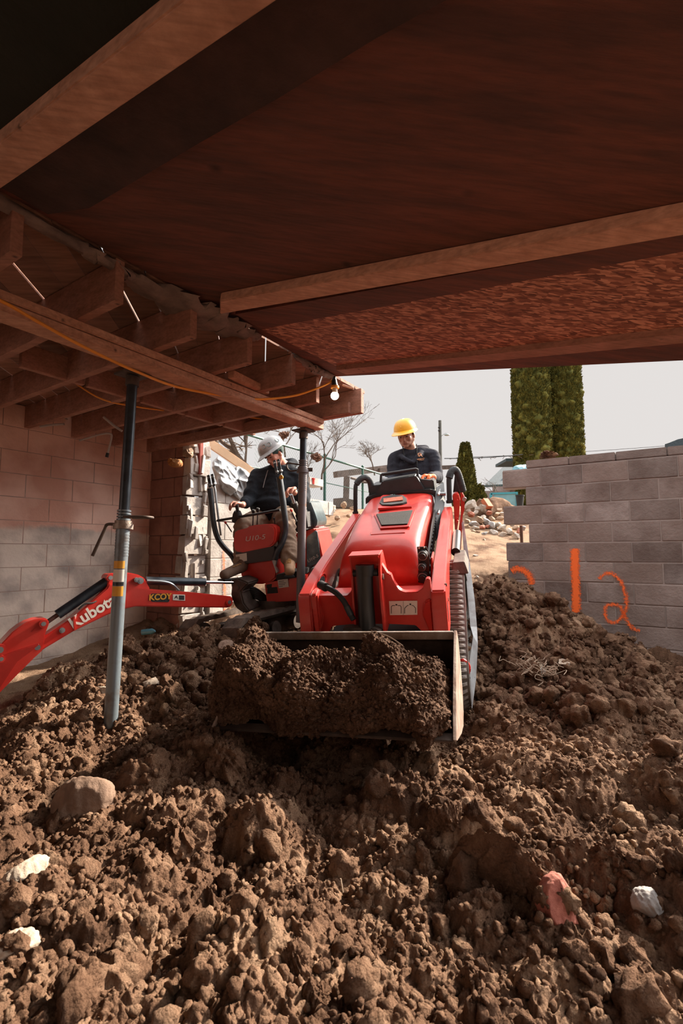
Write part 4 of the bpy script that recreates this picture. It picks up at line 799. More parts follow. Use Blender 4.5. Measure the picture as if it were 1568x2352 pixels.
for pts, rr in (([(816, 1178), (816, 1128), (818, 1112), (827, 1101), (838, 1097), (848, 1103), (852, 1118), (853, 1130)], .021), ([(1032, 1152), (1031, 1120), (1031, 1098), (1036, 1084), (1045, 1079), (1052, 1090), (1058, 1110), (1063, 1128)], .023)):
    mb = MB(); mb.tube([f(a, b, 2.1 + .02 * i) for i, (a, b) in enumerate(pts)], rr, 12, smooth=5); ho = mb.build('hydraulic_hose', M_['rubber'], ld)
    up = spline([f(a, b, 2.1 + .02 * (i + 2)) for i, (a, b) in enumerate(pts[2:])], 8); mb = MB(); n_ = len(up); mb.tube(up, [rr * (1.38 + .10 * (k % 2)) for k in range(n_)], 14); mb.build('fabric_sleeve', mat('sleeve', (.07, .085, .095), .8, var=.3, scale=20, bump=.3), ho)
    c = f(*pts[0], 2.1); mb = MB(); mb.tube([c - lu_ * .012, c + lu_ * .012], rr * 1.35, 14); mb.build('clamp', M_['rubber'], ho)
mb = MB(); mb.prism([f(1045, 1080, 2.35), f(1053, 1083, 2.35), f(1062, 1105, 2.35), f(1068, 1130, 2.35), f(1040, 1135, 2.35), f(1042, 1110, 2.35)], lb_ * .08); mb.build('rubber_boot', M_['rubber'], ld, bevel=.015)
# rear upright plates on the right
tower([(1038, 1137), (1046, 1132), (1053, 1135), (1056, 1150), (1054, 1185), (1050, 1215), (1048, 1232), (1044, 1215), (1042, 1170)], 2.1, .10, 'rear_plate', red, ld)
p2 = tower([(1057, 1131), (1060, 1130), (1066, 1142), (1067, 1152), (1066, 1172), (1062, 1186), (1061, 1215), (1058, 1266), (1054, 1250), (1053, 1215), (1058, 1180)], 2.25, .08, 'rear_plate', red, ld)
for px, py in ((1047, 1190), (1049, 1198), (1048, 1150)): mb = MB(); c = f(px, py, 2.08); mb.tube([c, c + lb_ * .04], .014, 10); mb.build('bolt', red, p2)
mb = MB(); c = f(1066, 1147, 2.22); mb.tube([c, c + lb_ * .03], .02, 12); mb.build('pin', M_['galv'], p2)
mb = MB(); mb.tube([f(1046, 1268, 1.35), f(1049, 1225, 1.75)], .035, 16); mb.build('lift_cylinder', blk, ld)
# outer steel guard along the right track
gy = [2.25, 1.75, 1.3, 1.05, .85, .6, .35]
outer = [(1064, 1196), (1078, 1290), (1090, 1380), (1095, 1440), (1097, 1480), (1093, 1560), (1084, 1627)]
inner = [(1060, 1200), (1066, 1290), (1074, 1375), (1080, 1440), (1086, 1462), (1078, 1520), (1083, 1625)]
mb = MB(); A = [lpx(a, b, 1, y) for (a, b), y in zip(outer, gy)]; B = [lpx(a, b, 1, y + .01) - lr_ * .0 for (a, b), y in zip(inner, gy)]
rg = []
for a, b in zip(A, B): rg.append([a, a + lb_ * .015, b + lb_ * .015, b])
mb.loft(rg); go = mb.build('track_guard', mat('guard_steel', (.40, .43, .45), .5, metal=.3, col2=(.22, .21, .21), scale=8, bump=.1), ld, smooth=20)
mb = MB(); c = lpx(1084, 1557, 1, .585); mb.box(c, (.03, .004, .014), Matrix((lr_, lb_, lu_)).transposed()); mb.build('slot', M_['rubber'], go)
mb = MB(); c = lpx(1059, 1534, 1, .47); pts = [c + (lr_ * math.cos(t) * .045 + lu_ * math.sin(t) * .055) for t in [k * math.pi / 10 for k in range(21)]]; mb.tube(pts, .013, 8); mb.build('tow_hook', red, ld)
# bucket
bk = MB(); pr2 = [(.0, -.035), (.055, -.10), (.075, -.25), (.05, -.38), (-.02, -.46), (-.12, -.475), (-.30, -.39), (-.60, -.215)]
bw = .530
n_ = len(pr2); th = .012
inn = [(.0 - .004, -.047), (.040, -.105), (.058, -.25), (.034, -.365), (-.03, -.44), (-.12, -.455), (-.295, -.372), (-.600, -.203)]
V = [lw(sx * bw, y, z) for sx in (-1, 1) for y, z in pr2] + [lw(sx * bw, y, z) for sx in (-1, 1) for y, z in inn]
Fb = [(k, k + 1, n_ + k + 1, n_ + k) for k in range(n_ - 1)] + [(2 * n_ + k, 3 * n_ + k, 3 * n_ + k + 1, 2 * n_ + k + 1) for k in range(n_ - 1)] + [(0, n_, 3 * n_, 2 * n_), (n_ - 1, 3 * n_ - 1, 4 * n_ - 1, 2 * n_ - 1)] + [(k, 2 * n_ + k, 2 * n_ + k + 1, k + 1) for k in range(n_ - 1)] + [(n_ + k, n_ + k + 1, 3 * n_ + k + 1, 3 * n_ + k) for k in range(n_ - 1)]
bk.poly(V, Fb); bo = bk.build('bucket', M_['dsteel'], ld, smooth=30)
mb = MB(); mb.bar(lw(-bw, -.012, -.045), lw(bw, -.012, -.045), .022, .042, up=lu_); mb.build('top_edge', M_['steel'], bo, bevel=.004)
mb = MB(); mb.bar(lw(-bw, -.60, -.209), lw(bw, -.60, -.209), .05, .012, up=lu_); mb.build('cutting_edge', M_['dsteel'], bo, bevel=.003)
for s in (-1, 1):
    sp_ = [(-.01, -.02), (.01, -.03), (.066, -.10), (.086, -.25), (.06, -.39), (-.02, -.47), (-.12, -.485), (-.30, -.40), (-.58, -.235), (-.625, -.20), (-.36, -.10)]
    mb = MB(); mb.prism([lw(s * bw, y, z) for y, z in sp_], lr_ * s * .014); mb.build('side_plate', mat('worn_side', (.46, .37, .31), .6, metal=.2, col2=(.20, .12, .085), scale=11, bump=.25), bo, bevel=.002)
# soil heap in the bucket
def heap():
    nx, ny = 560, 460; u = np.linspace(0, 1, nx); pf = [Vector((0, a, b)) for a, b in ((-.585, -.27), (-.635, -.235), (-.665, -.17), (-.655, -.09), (-.60, -.01), (-.50, .045), (-.36, .05), (-.22, .01), (-.10, -.06), (-.03, -.16))]
    pf = spline(pf, 20); L = np.r_[0, np.cumsum([(pf[i + 1] - pf[i]).length for i in range(len(pf) - 1)])]; sv = np.linspace(0, L[-1], ny); PY = np.interp(sv, L, [p.y for p in pf]); PZ = np.interp(sv, L, [p.z for p in pf])
    ty, tz = np.gradient(PY), np.gradient(PZ); ln = np.hypot(ty, tz); ny_, nz_ = -tz / ln, ty / ln
    U, S_ = np.meshgrid(u, sv); X = -.60 + U * 1.115; up_ = sstep(.12, .45, S_); 
    top = np.interp(U.ravel(), [0, .06, .14, .2, .28, .42, .52, .62, .72, .82, .9, .96, 1], [-.06, .05, .10, .05, -.01, .0, -.035, -.03, -.02, .005, -.01, -.05, -.14]).reshape(U.shape)
    r = rough_dirt(X + 7, S_ + 3, 1.0) - .09 * perlin((X + 7) * 1.7, (S_ + 3) * 1.7, 1); e = np.clip(np.minimum(np.minimum(U, 1 - U) * 14, np.minimum(S_, L[-1] - S_) * 14), 0, 1)
    D = (r + .0) * (.35 + .65 * e) - .05 * (1 - e); Y = PY[:, None] + ny_[:, None] * D * 1.05; Zh = PZ[:, None] + nz_[:, None] * D * 1.05 + top * up_
    X = X + perlin(S_ * 14, X * 14, 46) * .014; Y = Y + .03 * perlin(X * 3, S_ * 3, 48) + .05 * sstep(.12, 0, U) + .04 * sstep(.9, 1, U)
    P = np.stack([X, Y, Zh], -1).reshape(-1, 3); R = np.array([lr_, lb_, lu_]); P = P @ R + np.array(LO)
    i = np.arange((ny - 1) * nx).reshape(ny - 1, nx)[:, :-1].ravel(); F = np.c_[i, i + 1, i + nx + 1, i + nx]
    return P, F
P, F = heap()
tag(mesh_np('soil_heap', P, F, SOILD), 'heap of dark moist soil filling the loader bucket', 'soil', kind='stuff')
_hp = P[rng.integers(0, len(P), 9000)] + rng.normal(0, .002, (9000, 3)); _hp = _hp[_hp[:, 2] > H - .80]
clumps(len(_hp), 'heap_crumbs', lambda n: .003 + .010 * rng.uniform(0, 1, n) ** 2.5, lambda n: _hp, SOILD, 'dark crumbs covering the soil heap in the loader bucket', 'soil', 2)
# ------------------------------------------------------------------ mini excavator
EY = math.radians(17); eb = Vector((math.sin(EY), math.cos(EY), .10)).normalized(); en = eb
ELEAN = math.radians(6); er = Vector((math.cos(EY), -math.sin(EY), 0)); er = (er * math.cos(ELEAN) + Z * math.sin(ELEAN)).normalized(); er = (er - eb * er.dot(eb)).normalized(); eu = er.cross(eb)
EO = W(600, 1400, 4.5)
EM = Matrix((er, eb, eu)).transposed().to_4x4(); EM.translation = W(610, 1425, 4.6)
ex = thing('mini_excavator', 'small red mini excavator with folded roll bar, boom swung out to the left', 'excavator', EM)
def ep(px, py, off): return WP(px, py, EO + eb * off, eb)
def esl(pts, off, dep, name, m, par=ex, bev=.01, label=None, vec=None): mb = MB(); mb.prism([ep(a, b, off) for a, b in pts], vec if vec is not None else eb * dep); return mb.build(name, m, par, bevel=bev, label=label)
con = esl([(537, 1262), (535, 1240), (538, 1223), (541, 1219), (553, 1216), (566, 1213), (571, 1209), (584, 1206), (602, 1205), (617, 1205), (628, 1208), (631, 1213), (633, 1222), (631, 1243), (626, 1252), (620, 1256), (556, 1269), (540, 1267)], -.12, .20, 'console', red, bev=.018)
M = frame(ep(585, 1236, -.124), er, eu); text('U10-5', .062, M, mat('grey_letter', (.72, .62, .58), .5), con, .001, shear=.25, sx=1.3, label='pale model lettering')
band = esl([(540, 1268), (629, 1255), (632, 1286), (541, 1298)], -.10, .20, 'console_band', blk, bev=.004)
esl([(541, 1274), (566, 1270), (567, 1288), (542, 1292)], -.106, .004, 'plate_label', M_['white'], band, 0)
lower = esl([(549, 1296), (628, 1284), (636, 1312), (634, 1328), (622, 1338), (600, 1342), (558, 1341), (552, 1318)], -.06, .25, 'lower_cover', red, bev=.015)
fbx = esl([(606, 1340), (683, 1326), (684, 1380), (612, 1384)], -.10, .75, 'floor_frame', red, bev=.01)
esl([(633, 1320), (682, 1312), (682, 1326), (634, 1333)], -.12, .6, 'floor_mat', M_['rubber'], fbx, .006)
wl_ = esl([(637, 1332), (661, 1330), (663, 1348), (640, 1351)], -.106, .003, 'serial_label', M_['white'], fbx, 0)
for y0, w_ in ((1335, 12), (1339, 16), (1343, 14), (1347, 9)): esl([(640, y0), (640 + w_, y0 - .9), (640 + w_, y0 + .3), (640, y0 + 1.2)], -.108, .001, 'print', M_['plastic'], wl_, 0)
esl([(614, 1350), (636, 1348), (638, 1362), (613, 1364)], -.103, .003, 'warning_label', M_['rubber'], fbx, 0)
esl([(611, 1343), (624, 1341), (623, 1350), (612, 1351)], -.103, .003, 'warning_label', M_['rubber'], fbx, 0)
# right side body
body = esl([(677, 1225), (700, 1220), (721, 1213), (727, 1218), (734, 1250), (742, 1288), (748, 1312), (760, 1330), (700, 1360), (683, 1380), (677, 1330)], .30, .40, 'engine_body', red, bev=.012)
pn = esl([(703, 1240), (706, 1232), (724, 1218), (728, 1222), (736, 1287), (733, 1292), (706, 1305), (704, 1298)], .29, .02, 'side_window', mat('smoked_panel', (.16, .22, .25), .25, var=.3, scale=10, coat=.4), body, .004)
text('U10-5', .040, frame(ep(718, 1283, .283), (ep(728, 1278, .283) - ep(709, 1289, .283)), eu), M_['white'], pn, .001, shear=.2, sx=1.25)
esl([(703, 1155), (706, 1150), (712, 1152), (720, 1172), (728, 1195), (727, 1205), (722, 1213), (708, 1196), (703, 1205)], .35, .30, 'rear_hood', mat('blue_grey_hood', (.085, .13, .15), .3, var=.3, scale=14, coat=.3), ex, .012)
esl([(600, 1195), (680, 1180), (700, 1190), (700, 1215), (605, 1215)], .42, .40, 'seat', M_['rubber'], bev=.03)
esl([(620, 1120), (690, 1115), (700, 1180), (640, 1190)], .85, .10, 'seat_back', M_['rubber'], bev=.03)
esl([(534, 1200), (560, 1190), (562, 1225), (536, 1232)], .05, .4, 'left_console', M_['rubber'], bev=.02)
esl([(660, 1180), (700, 1170), (706, 1215), (670, 1225)], .20, .4, 'right_console', M_['rubber'], bev=.02)
# folded roll-over bars
def rops(pts, offs, links, lo_):
    mb = MB(); mb.tube([ep(a, b, o) for (a, b), o in zip(pts, offs)], .0265, 12, smooth=6); p_ = mb.build('roll_bar', mat('bar_paint', (.035, .045, .055), .4, metal=.2, var=.3, scale=20, coat=.3), ex)
    for dx in (0, 9):
        l2 = [(a + dx, b - dx * .25) for a, b in links]; mb = MB(); mb.prism([ep(a, b, lo_) for a, b in l2], eb * .012); lk = mb.build('hinge_link', M_['blue'], p_, bevel=.003)
        c0 = ((l2[0][0] + l2[1][0]) / 2, l2[0][1] + 5); c1 = ((l2[2][0] + l2[3][0]) / 2, l2[2][1] - 5)
        for c in (c0, c1): mb = MB(); q = ep(*c, lo_ - .006); mb.tube([q, q + eb * .03], .010, 10); mb.build('hinge_pin', M_['galv'], lk)
rops([(482, 1122), (485, 1150), (489, 1190), (494, 1218), (502, 1240), (515, 1258), (532, 1276), (540, 1290)], [.10] * 4 + [.08, .04, .0, -.02], [(474, 1092), (480, 1090), (485, 1118), (479, 1121)], .10)
rops([(641, 1096), (646, 1130), (651, 1165), (655, 1195), (655, 1222), (648, 1246), (637, 1266), (631, 1285)], [-.05] * 5 + [-.08, -.10, -.10], [(626, 1058), (632, 1056), (638, 1088), (632, 1092)], -.06)
mb = MB(); mb.tube([ep(640, 1062, -.02), ep(646, 1095, -.02), ep(654, 1150, -.02), ep(660, 1200, -.0)], .010, 10); mb.build('folded_tube', M_['galv'], ex); mb = MB(); mb.tube([ep(486, 1090, .12), ep(494, 1125, .12), ep(500, 1180, .12), ep(507, 1230, .1)], .010, 10); mb.build('folded_tube', M_['galv'], ex)
mb = MB(); mb.tube([ep(499, 1196, .06), ep(600, 1179, .0), ep(643, 1171, -.04)], .0125, 10); mb.build('cross_bar', blk, ex)
mb = MB(); c = ep(645, 1096, -.085); mb.tube([c - eb * .0, c + eb * .01], .02, 10); mb.build('sticker', M_['yellow'], ex)
mb = MB(); mb.prism([ep(624, 1240, -.06), ep(634, 1232, -.06), ep(640, 1262, -.06), ep(632, 1300, -.06), ep(638, 1312, -.06), ep(634, 1318, -.06), ep(624, 1290, -.06)], eb * .03); mb.build('bar_bracket', M_['galv'], ex, bevel=.004)
def lever(a, b, m, rk, off, nm='lever'):
    mb = MB(); mb.tube([ep(*b, off + .05), ep(*a, off)], .006, 8); l = mb.build(nm, M_['plastic'], ex); mb = MB(); q = ep(*a, off); d = (ep(*b, off + .05) - q).normalized(); mb.tube([q - d * rk * .6, q, q + d * rk * 1.6], [rk * .7, rk, rk * .7], 12); mb.build('lever_knob', m, l)
lever((582, 1173), (580, 1210), M_['rubber'], .018, .05); lever((592, 1169), (590, 1208), M_['rubber'], .018, .05)
lever((517, 1199), (532, 1222), M_['red'], .012, .10); lever((668, 1171), (681, 1198), M_['red'], .012, .05); lever((629, 1190), (637, 1240), M_['rubber'], .010, .0); lever((560, 1194), (548, 1222), M_['rubber'], .010, .06)
mb = MB(); mb.tube([ep(543, 1158, -.02), ep(546, 1180, .05)], [.018, .012], 12); mb.tube([ep(545, 1174, .04), ep(545, 1182, .05), ep(544, 1196, .08)], [.03, .045, .05], 14); mb.build('joystick', M_['rubber'], ex)
mb = MB(); mb.tube([ep(668, 1136, .10), ep(675, 1156, .15)], [.016, .014], 12); mb.build('joystick', M_['galv'], ex)
mb = MB(); ps = [ep(674 + k * .9, 1153 + k * 3, .16 + k * .01) for k in range(11)]; mb.tube(ps, [.026 + .003 * k + .005 * (k % 2) for k in range(11)], 14); mb.build('rubber_bellows', M_['rubber'], ex)
# swing bracket, boom, stick
SB = esl([(528, 1333), (543, 1328), (560, 1334), (571, 1340), (562, 1350), (553, 1360), (559, 1385), (574, 1404), (560, 1410), (540, 1396), (529, 1370), (531, 1350)], -.30, .22, 'swing_bracket', M_['dsteel'], bev=.012)
mb = MB(); c = ep(543, 1350, -.31); mb.tube([c, c + eb * .02], .022, 14); mb.build('pin', M_['dsteel'], SB)
mb = MB()
for k in range(6): mb.tube([ep(552 + k * 3, 1348 + k * 7, -.2 + .03 * k), ep(585, 1352 + k * 4, -.12), ep(612, 1372 + k * 3, -.02)], .014, 8, smooth=4)
mb.build('hose_bundle', M_['rubber'], SB)
BP0 = W(530, 1383, 4.15); BP1 = W(86, 1487, 3.22); bd = (BP1 - BP0); bd.z = 0; bd.normalize(); bn = Z.cross(bd).normalized(); bn = bn if bn.y > 0 else -bn
def bp_(px, py, off=0): return WP(px, py, BP0 + bn * off, bn)
def bsl(pts, off, dep, name, m, par, bev=.006, label=None): mb = MB(); mb.prism([bp_(a, b, off) for a, b in pts], bn * dep); return mb.build(name, m, par, bevel=bev, label=label)
boom = bsl([(533, 1370), (536, 1381), (533, 1391), (526, 1396), (425, 1395), (311, 1393), (280, 1400), (250, 1411), (171, 1449), (106, 1488), (92, 1497), (80, 1494), (76, 1484), (84, 1474), (100, 1463), (168, 1417), (246, 1350), (250, 1340), (286, 1346), (343, 1353), (436, 1360)], 0, .11, 'boom', red, ex, .008)
bsl([(246, 1352), (248, 1325), (252, 1317), (262, 1317), (300, 1316), (318, 1320), (332, 1328), (337, 1338), (345, 1353), (300, 1358)], .015, .08, 'boom_ear', red, boom)
for px, py, rr in ((254, 1327, .028), (323, 1334, .024), (527, 1383, .030), (86, 1487, .032), (143, 1448, .018), (314, 1332, .018)):
    mb = MB(); c = bp_(px, py, -.012); mb.tube([c, c + bn * .13], rr, 16); q = mb.build('pin_boss', red if rr > .026 else M_['galv'], boom); mb = MB(); mb.tube([c - bn * .004, c + bn * .004], rr * .55, 14); mb.build('pin', M_['galv'], q)
bsl([(168, 1420), (172, 1414), (176, 1440), (174, 1448), (170, 1448)], -.008, .01, 'weld_rib', red, boom, .002)
M = frame(bp_(214, 1405, -.003), bp_(252, 1382, -.003) - bp_(182, 1424, -.003), Z); text('Kubota', .112, M, M_['white'], boom, .001, bold=.003, sx=.98, label='white maker lettering')
kl = bsl([(347, 1366), (349, 1363), (388, 1363.5), (390, 1366), (389, 1381), (386, 1383), (349, 1382), (347, 1379)], -.004, .006, 'hire_label', M_['rubber'], boom, 0)
text('KCOY', .062, frame(bp_(368, 1371.5, -.007), bd * -1 if bd.x < 0 else bd, Z), M_['yellow'], kl, .001, bold=.002)
k2 = bsl([(397, 1365), (425, 1366), (425, 1380), (397, 1378.5)], -.004, .006, 'hire_label', M_['white'], boom, 0)
bsl([(411, 1367.5), (423, 1368), (423, 1378), (411, 1377.5)], -.006, .002, 'print', M_['rubber'], k2, 0); bsl([(400, 1376), (403, 1369), (406, 1367.5), (409, 1376), (405, 1372)], -.006, .002, 'emblem', M_['rubber'], k2, 0)
mb = MB(); mb.tube([bp_(333, 1334, .055), bp_(470, 1337, .055)], .033, 18); cy = mb.build('boom_cylinder', M_['blue'], ex); mb = MB(); mb.tube([bp_(468, 1337, .055), bp_(535, 1338, .055)], .014, 14); mb.build('cylinder_rod', mat('chrome', (.7, .7, .7), .15, metal=1, var=.02), cy)
mb = MB(); mb.tube([bp_(337, 1334, .0), bp_(375, 1336, -.01), (bp_(395, 1342, -.01)), bp_(410, 1356, .0)], .010, 8, smooth=5); mb.build('pressure_pipe', M_['galv'], cy)
mb = MB(); mb.tube([bp_(252, 1330, .055), bp_(132, 1412, .055)], .034, 18); cy = mb.build('arm_cylinder', M_['blue'], ex); mb = MB(); mb.tube([bp_(134, 1411, .055), bp_(108, 1429, .055)], .015, 14); mb.build('cylinder_rod', M_['dsteel'], cy)
mb = MB(); mb.tube([bp_(180, 1400, -.0), bp_(195, 1387, .0), bp_(215, 1384, .0), bp_(235, 1370, .02)], .006, 8, smooth=5); mb.build('hose', M_['rubber'], cy)
stick = bsl([(114, 1430), (108, 1421), (100, 1420), (80, 1423), (62, 1429), (45, 1439), (28, 1452), (0, 1482), (-40, 1530), (-100, 1640), (-120, 1700), (-70, 1700), (-30, 1630), (0, 1591), (40, 1550), (78, 1512), (98, 1494), (103, 1470), (104, 1455)], -.015, .14, 'stick', red, ex)
bsl([(-5, 1588), (40, 1520), (70, 1498), (96, 1476), (50, 1490), (0, 1508), (-50, 1560)], -.03, .02, 'stick_side_plate', mat('side_red', (.50, .022, .014), .4, var=.15), stick)
for px, py, rr in ((100, 1433, .026), (0, 1493, .035), (3, 1514, .022)):
    mb = MB(); c = bp_(px, py, -.04); mb.tube([c, c + bn * .17], rr, 16); q = mb.build('pin_boss', red, stick); mb = MB(); mb.tube([c - bn * .004, c + bn * .004], rr * .55, 14); mb.build('pin', M_['galv'], q)
bsl([(70, 1452), (92, 1428), (104, 1424), (108, 1440), (98, 1445)], -.022, .01, 'stick_hollow', dr, stick, .004)
# excavator tracks
td = Vector((.53, .85, .06)).normalized(); tp = Vector((.85, -.53, .10)).normalized(); tp = (tp - td * tp.dot(td)).normalized(); tu = tp.cross(td)
for f0, nm in ((W(556, 1462, 3.95), 'a'), (W(556, 1462, 3.95) - tp * .58 + td * .05, 'b')):
    mb = MB(); N = 60; L_, r_ = 1.0, .15; rings = []; prof_ = []
    for k in range(N):
        s = k / N * (2 * L_ + 2 * math.pi * r_)
        if s < L_: y, z = s, r_
        elif s < L_ + math.pi * r_: a = (s - L_) / r_; y, z = L_ + math.sin(a) * r_, math.cos(a) * r_
        elif s < 2 * L_ + math.pi * r_: y, z = L_ - (s - L_ - math.pi * r_), -r_
        else: a = (s - 2 * L_ - math.pi * r_) / r_; y, z = -math.sin(a) * r_, -math.cos(a) * r_
        k2_ = 1.0 + (.09 if k % 2 else 0); o = f0 + td * y + tu * (z * k2_); i = f0 + td * (y * .96 + .02) + tu * (z * .80); prof_.append([o - tp * .09, o + tp * .09, i + tp * .09, i - tp * .09])
    prof_.append(prof_[0]); mb.loft(prof_, cap=False); tk = mb.build('track', mat('muddy_track', (.20, .15, .12), .9, scale=12, col2=(.07, .05, .04), bump=.3), ex, smooth=20)
    for q in (0, .35, .65, 1.0): mb = MB(); c = f0 + td * q; mb.tube([c - tp * .06, c + tp * .07], .115 if q in (0, 1) else .06, 18); mb.build('wheel', M_['dsteel'], tk)
mb = MB(); mb.box(f0 + td * .5 + tp * .3, (.5, .8, .15), Matrix((tp, td, tu)).transposed()); mb.build('undercarriage', M_['dsteel'], ex, bevel=.01)
mb = MB(); mb.tube([W(640, 1400, 4.6), W(640, 1375, 4.6)], .25, 24); mb.build('slew_ring', M_['dsteel'], ex)
# ------------------------------------------------------------------ people
def face(c, R, s, parent, hairm, skinm, eyes=True, brow=True):
    f = lambda x, y, z: c + R @ (Vector((x, y, z)) * s)
    if eyes:
        for sx in (-1, 1):
            mb = MB(); mb.ball(f(sx * .031, -.079, .004), (.0135 * s, .008 * s, .0055 * s), 2, R); mb.build('eye', mat('eye_dark', (.06, .035, .03), .3), parent, smooth=180)
    for sx in (-1, 1):
        mb = MB(); mb.tube([f(sx * .014, -.091, .021), f(sx * .032, -.092, .027), f(sx * .052, -.080, .020)], [.0035 * s, .0048 * s, .0025 * s], 8); mb.build('eyebrow', hairm, parent)
    mb = MB(); mb.tube([f(-.024, -.084, -.052), f(-.008, -.093, -.0495), f(.008, -.093, -.0495), f(.024, -.084, -.052)], [.002 * s, .0055 * s, .0055 * s, .002 * s], 8); mb.tube([f(-.020, -.085, -.058), f(0, -.092, -.0595), f(.020, -.085, -.058)], [.002 * s, .006 * s, .002 * s], 8); mb.build('lips', mat('lips', (.26, .10, .085), .5, var=.05), parent)
def head_parts(c, R, s):
    f = lambda x, y, z: c + R @ (Vector((x, y, z)) * s); B = lambda p, r: (f(*p), tuple(q * s for q in r), R)
    balls = [B((0, .012, .045), (.076, .096, .078)), B((0, -.02, -.015), (.066, .070, .075)), B((0, -.035, -.062), (.050, .050, .040)), B((0, -.066, -.088), (.026, .020, .018)), B((0, -.070, .030), (.058, .022, .022)), B((0, -.084, -.050), (.030, .014, .018)),
             B((.040, -.055, -.020), (.024, .026, .026)), B((-.040, -.055, -.020), (.024, .026, .026)), B((.077, .012, -.008), (.010, .018, .031)), B((-.077, .012, -.008), (.010, .018, .031)), B((0, -.098, -.026), (.018, .014, .011))]
    caps = [[(f(0, -.082, .016), .0085 * s), (f(0, -.104, -.024), .0125 * s)], [(f(.036, -.03, -.082), .02 * s), (f(.062, .0, -.045), .018 * s)], [(f(-.036, -.03, -.082), .02 * s), (f(-.062, .0, -.045), .018 * s)]]
    return caps, balls
def hand_caps(wr_, pd, fd, s, side, curl=.6, palm_r=.020):
    """wrist, palm direction, palm normal (fingers curl towards it), scale, thumb side vector"""
    pd = pd.normalized(); fd = (fd - pd * fd.dot(pd)).normalized(); side = (side - pd * side.dot(pd) - fd * side.dot(fd)).normalized(); caps = []
    kn = wr_ + pd * .085 * s
    for i, (o, L) in enumerate(((.032, .074), (.011, .082), (-.011, .076), (-.032, .060))):
        k0 = wr_ + side * o * .6 * s + pd * .02 * s; k1 = kn + side * o * s; a1 = curl; a2 = curl * 2.0; a3 = curl * 2.7
        p1 = k1 + (pd * math.cos(a1) + fd * math.sin(a1)) * L * .45 * s; p2 = p1 + (pd * math.cos(a2) + fd * math.sin(a2)) * L * .33 * s; p3 = p2 + (pd * math.cos(a3) + fd * math.sin(a3)) * L * .24 * s
        caps.append([(k0, .017 * s), (k1, .0125 * s), (p1, .0098 * s), (p2, .0088 * s), (p3, .0075 * s)])
    t0 = wr_ + pd * .022 * s + side * .025 * s; t1 = t0 + (pd * .6 + side * .6 + fd * .4).normalized() * .045 * s; t2 = t1 + (pd * .9 + side * .1 + fd * .7).normalized() * .03 * s; t3 = t2 + (pd * .6 - side * .35 + fd * .8).normalized() * .024 * s
    caps.append([(t0, .018 * s), (t1, .013 * s), (t2, .0105 * s), (t3, .009 * s)]); return caps
def hardhat(c, R, s, m, parent, brim=.045):
    """shell with crown ridge, short peak at -y"""
    mb = MB(); rings = []; n = 40
    for k in range(11):
        t = k / 10 * math.pi / 2; z = math.sin(t) * .118; rr = math.cos(t) ** .72 if k < 10 else .02
        ring = []
        for j in range(n):
            a = 2 * math.pi * j / n; rid = 1 + .025 * math.exp(-((abs(math.sin(a / 1.0 + math.pi / 2)) * 0 + abs(math.cos(a)) * 5) ** 2)) * (k > 2)
            ring.append(c + R @ (Vector((math.cos(a) * .108 * rr * rid, math.sin(a) * .134 * rr * rid, z)) * s))
        rings.append(ring)
    mb.loft(rings, cap=True); h = mb.build('hard_hat', m, parent, smooth=50)
    mb = MB(); rr = []
    for j in range(n):
        a = 2 * math.pi * j / n; fr = max(0, -math.sin(a)); w = .012 + brim * fr ** 1.6
        f = lambda e, z: c + R @ (Vector((math.cos(a) * (.107 + e), math.sin(a) * (.133 + e), z)) * s)
        rr.append([f(-.006, .006), f(0, .010), f(w, -.008 - .010 * fr), f(w, -.013 - .010 * fr), f(-.006, -.003)])
    rr.append(rr[0]); mb.loft(rr, cap=False); mb.build('brim', m, h, smooth=50)
    mb = MB(); pts = [c + R @ (Vector((0, math.cos(t) * .136, math.sin(t) * .1165)) * s) for t in [math.pi * k / 16 for k in range(2, 15)]]; mb.tube(pts, .0065 * s, 8); mb.build('crown_ridge', m, h)
    return h
# --- standing loader operator
WY = 5.02
def wp(px, py, dy=0): return W(px, py, WY + dy)
hc = wp(932, 1001, -.02); s = 1.08
Rh = Matrix.Rotation(math.radians(-24), 3, 'Z') @ Matrix.Rotation(math.radians(24), 3, 'X') @ Matrix.Rotation(math.radians(-4), 3, 'Y')
cw = thing('person', 'person in yellow hard hat and charcoal hoodie standing behind the loader, looking down', 'person', W(955, 1290, WY + .05))
hcap, hball = head_parts(hc, Rh, s)
neck = wp(945, 1040, .07)
sR, sL = wp(905, 1055, .06), wp(994, 1049, .04); eR, eL = wp(901, 1106, .0), wp(1004, 1096, -.05); hR, hL = wp(886, 1103, -.22), wp(985, 1096, -.38)
hip = wp(955, 1165, .10)
gd = gz1(hip.x, hip.y)
legs = [[(hip + Vector((sx * .10, 0, 0)), .085), (Vector((hip.x + sx * .11, hip.y - .03, (hip.z + gd) / 2)), .06), (Vector((hip.x + sx * .12, hip.y, gd + .08)), .045)] for sx in (-1, 1)]
hands = hand_caps(hL, Vector((-.75, -.5, -.05)), Vector((-.1, -.35, -.9)), 1.05, Vector((-.35, -.4, .8)), .5) + hand_caps(hR, Vector((.3, -.5, -.1)), Vector((0, -.3, -1)), 1.05, Vector((.9, .1, .2)), .5)
pb = blob(hcap + [[(hc + Rh @ Vector((0, .02, -.05)), .062), (neck, .066)], [(neck, .08), (hip, .12)], [(sR, .05), (eR, .038), (hR, .03)], [(sL, .05), (eL, .038), (hL, .03)]] + legs + hands, hball, .0065, 'body', M_['skin'], cw, 3)
face(hc, Rh, s, cw, M_['hair'], M_['skin'])
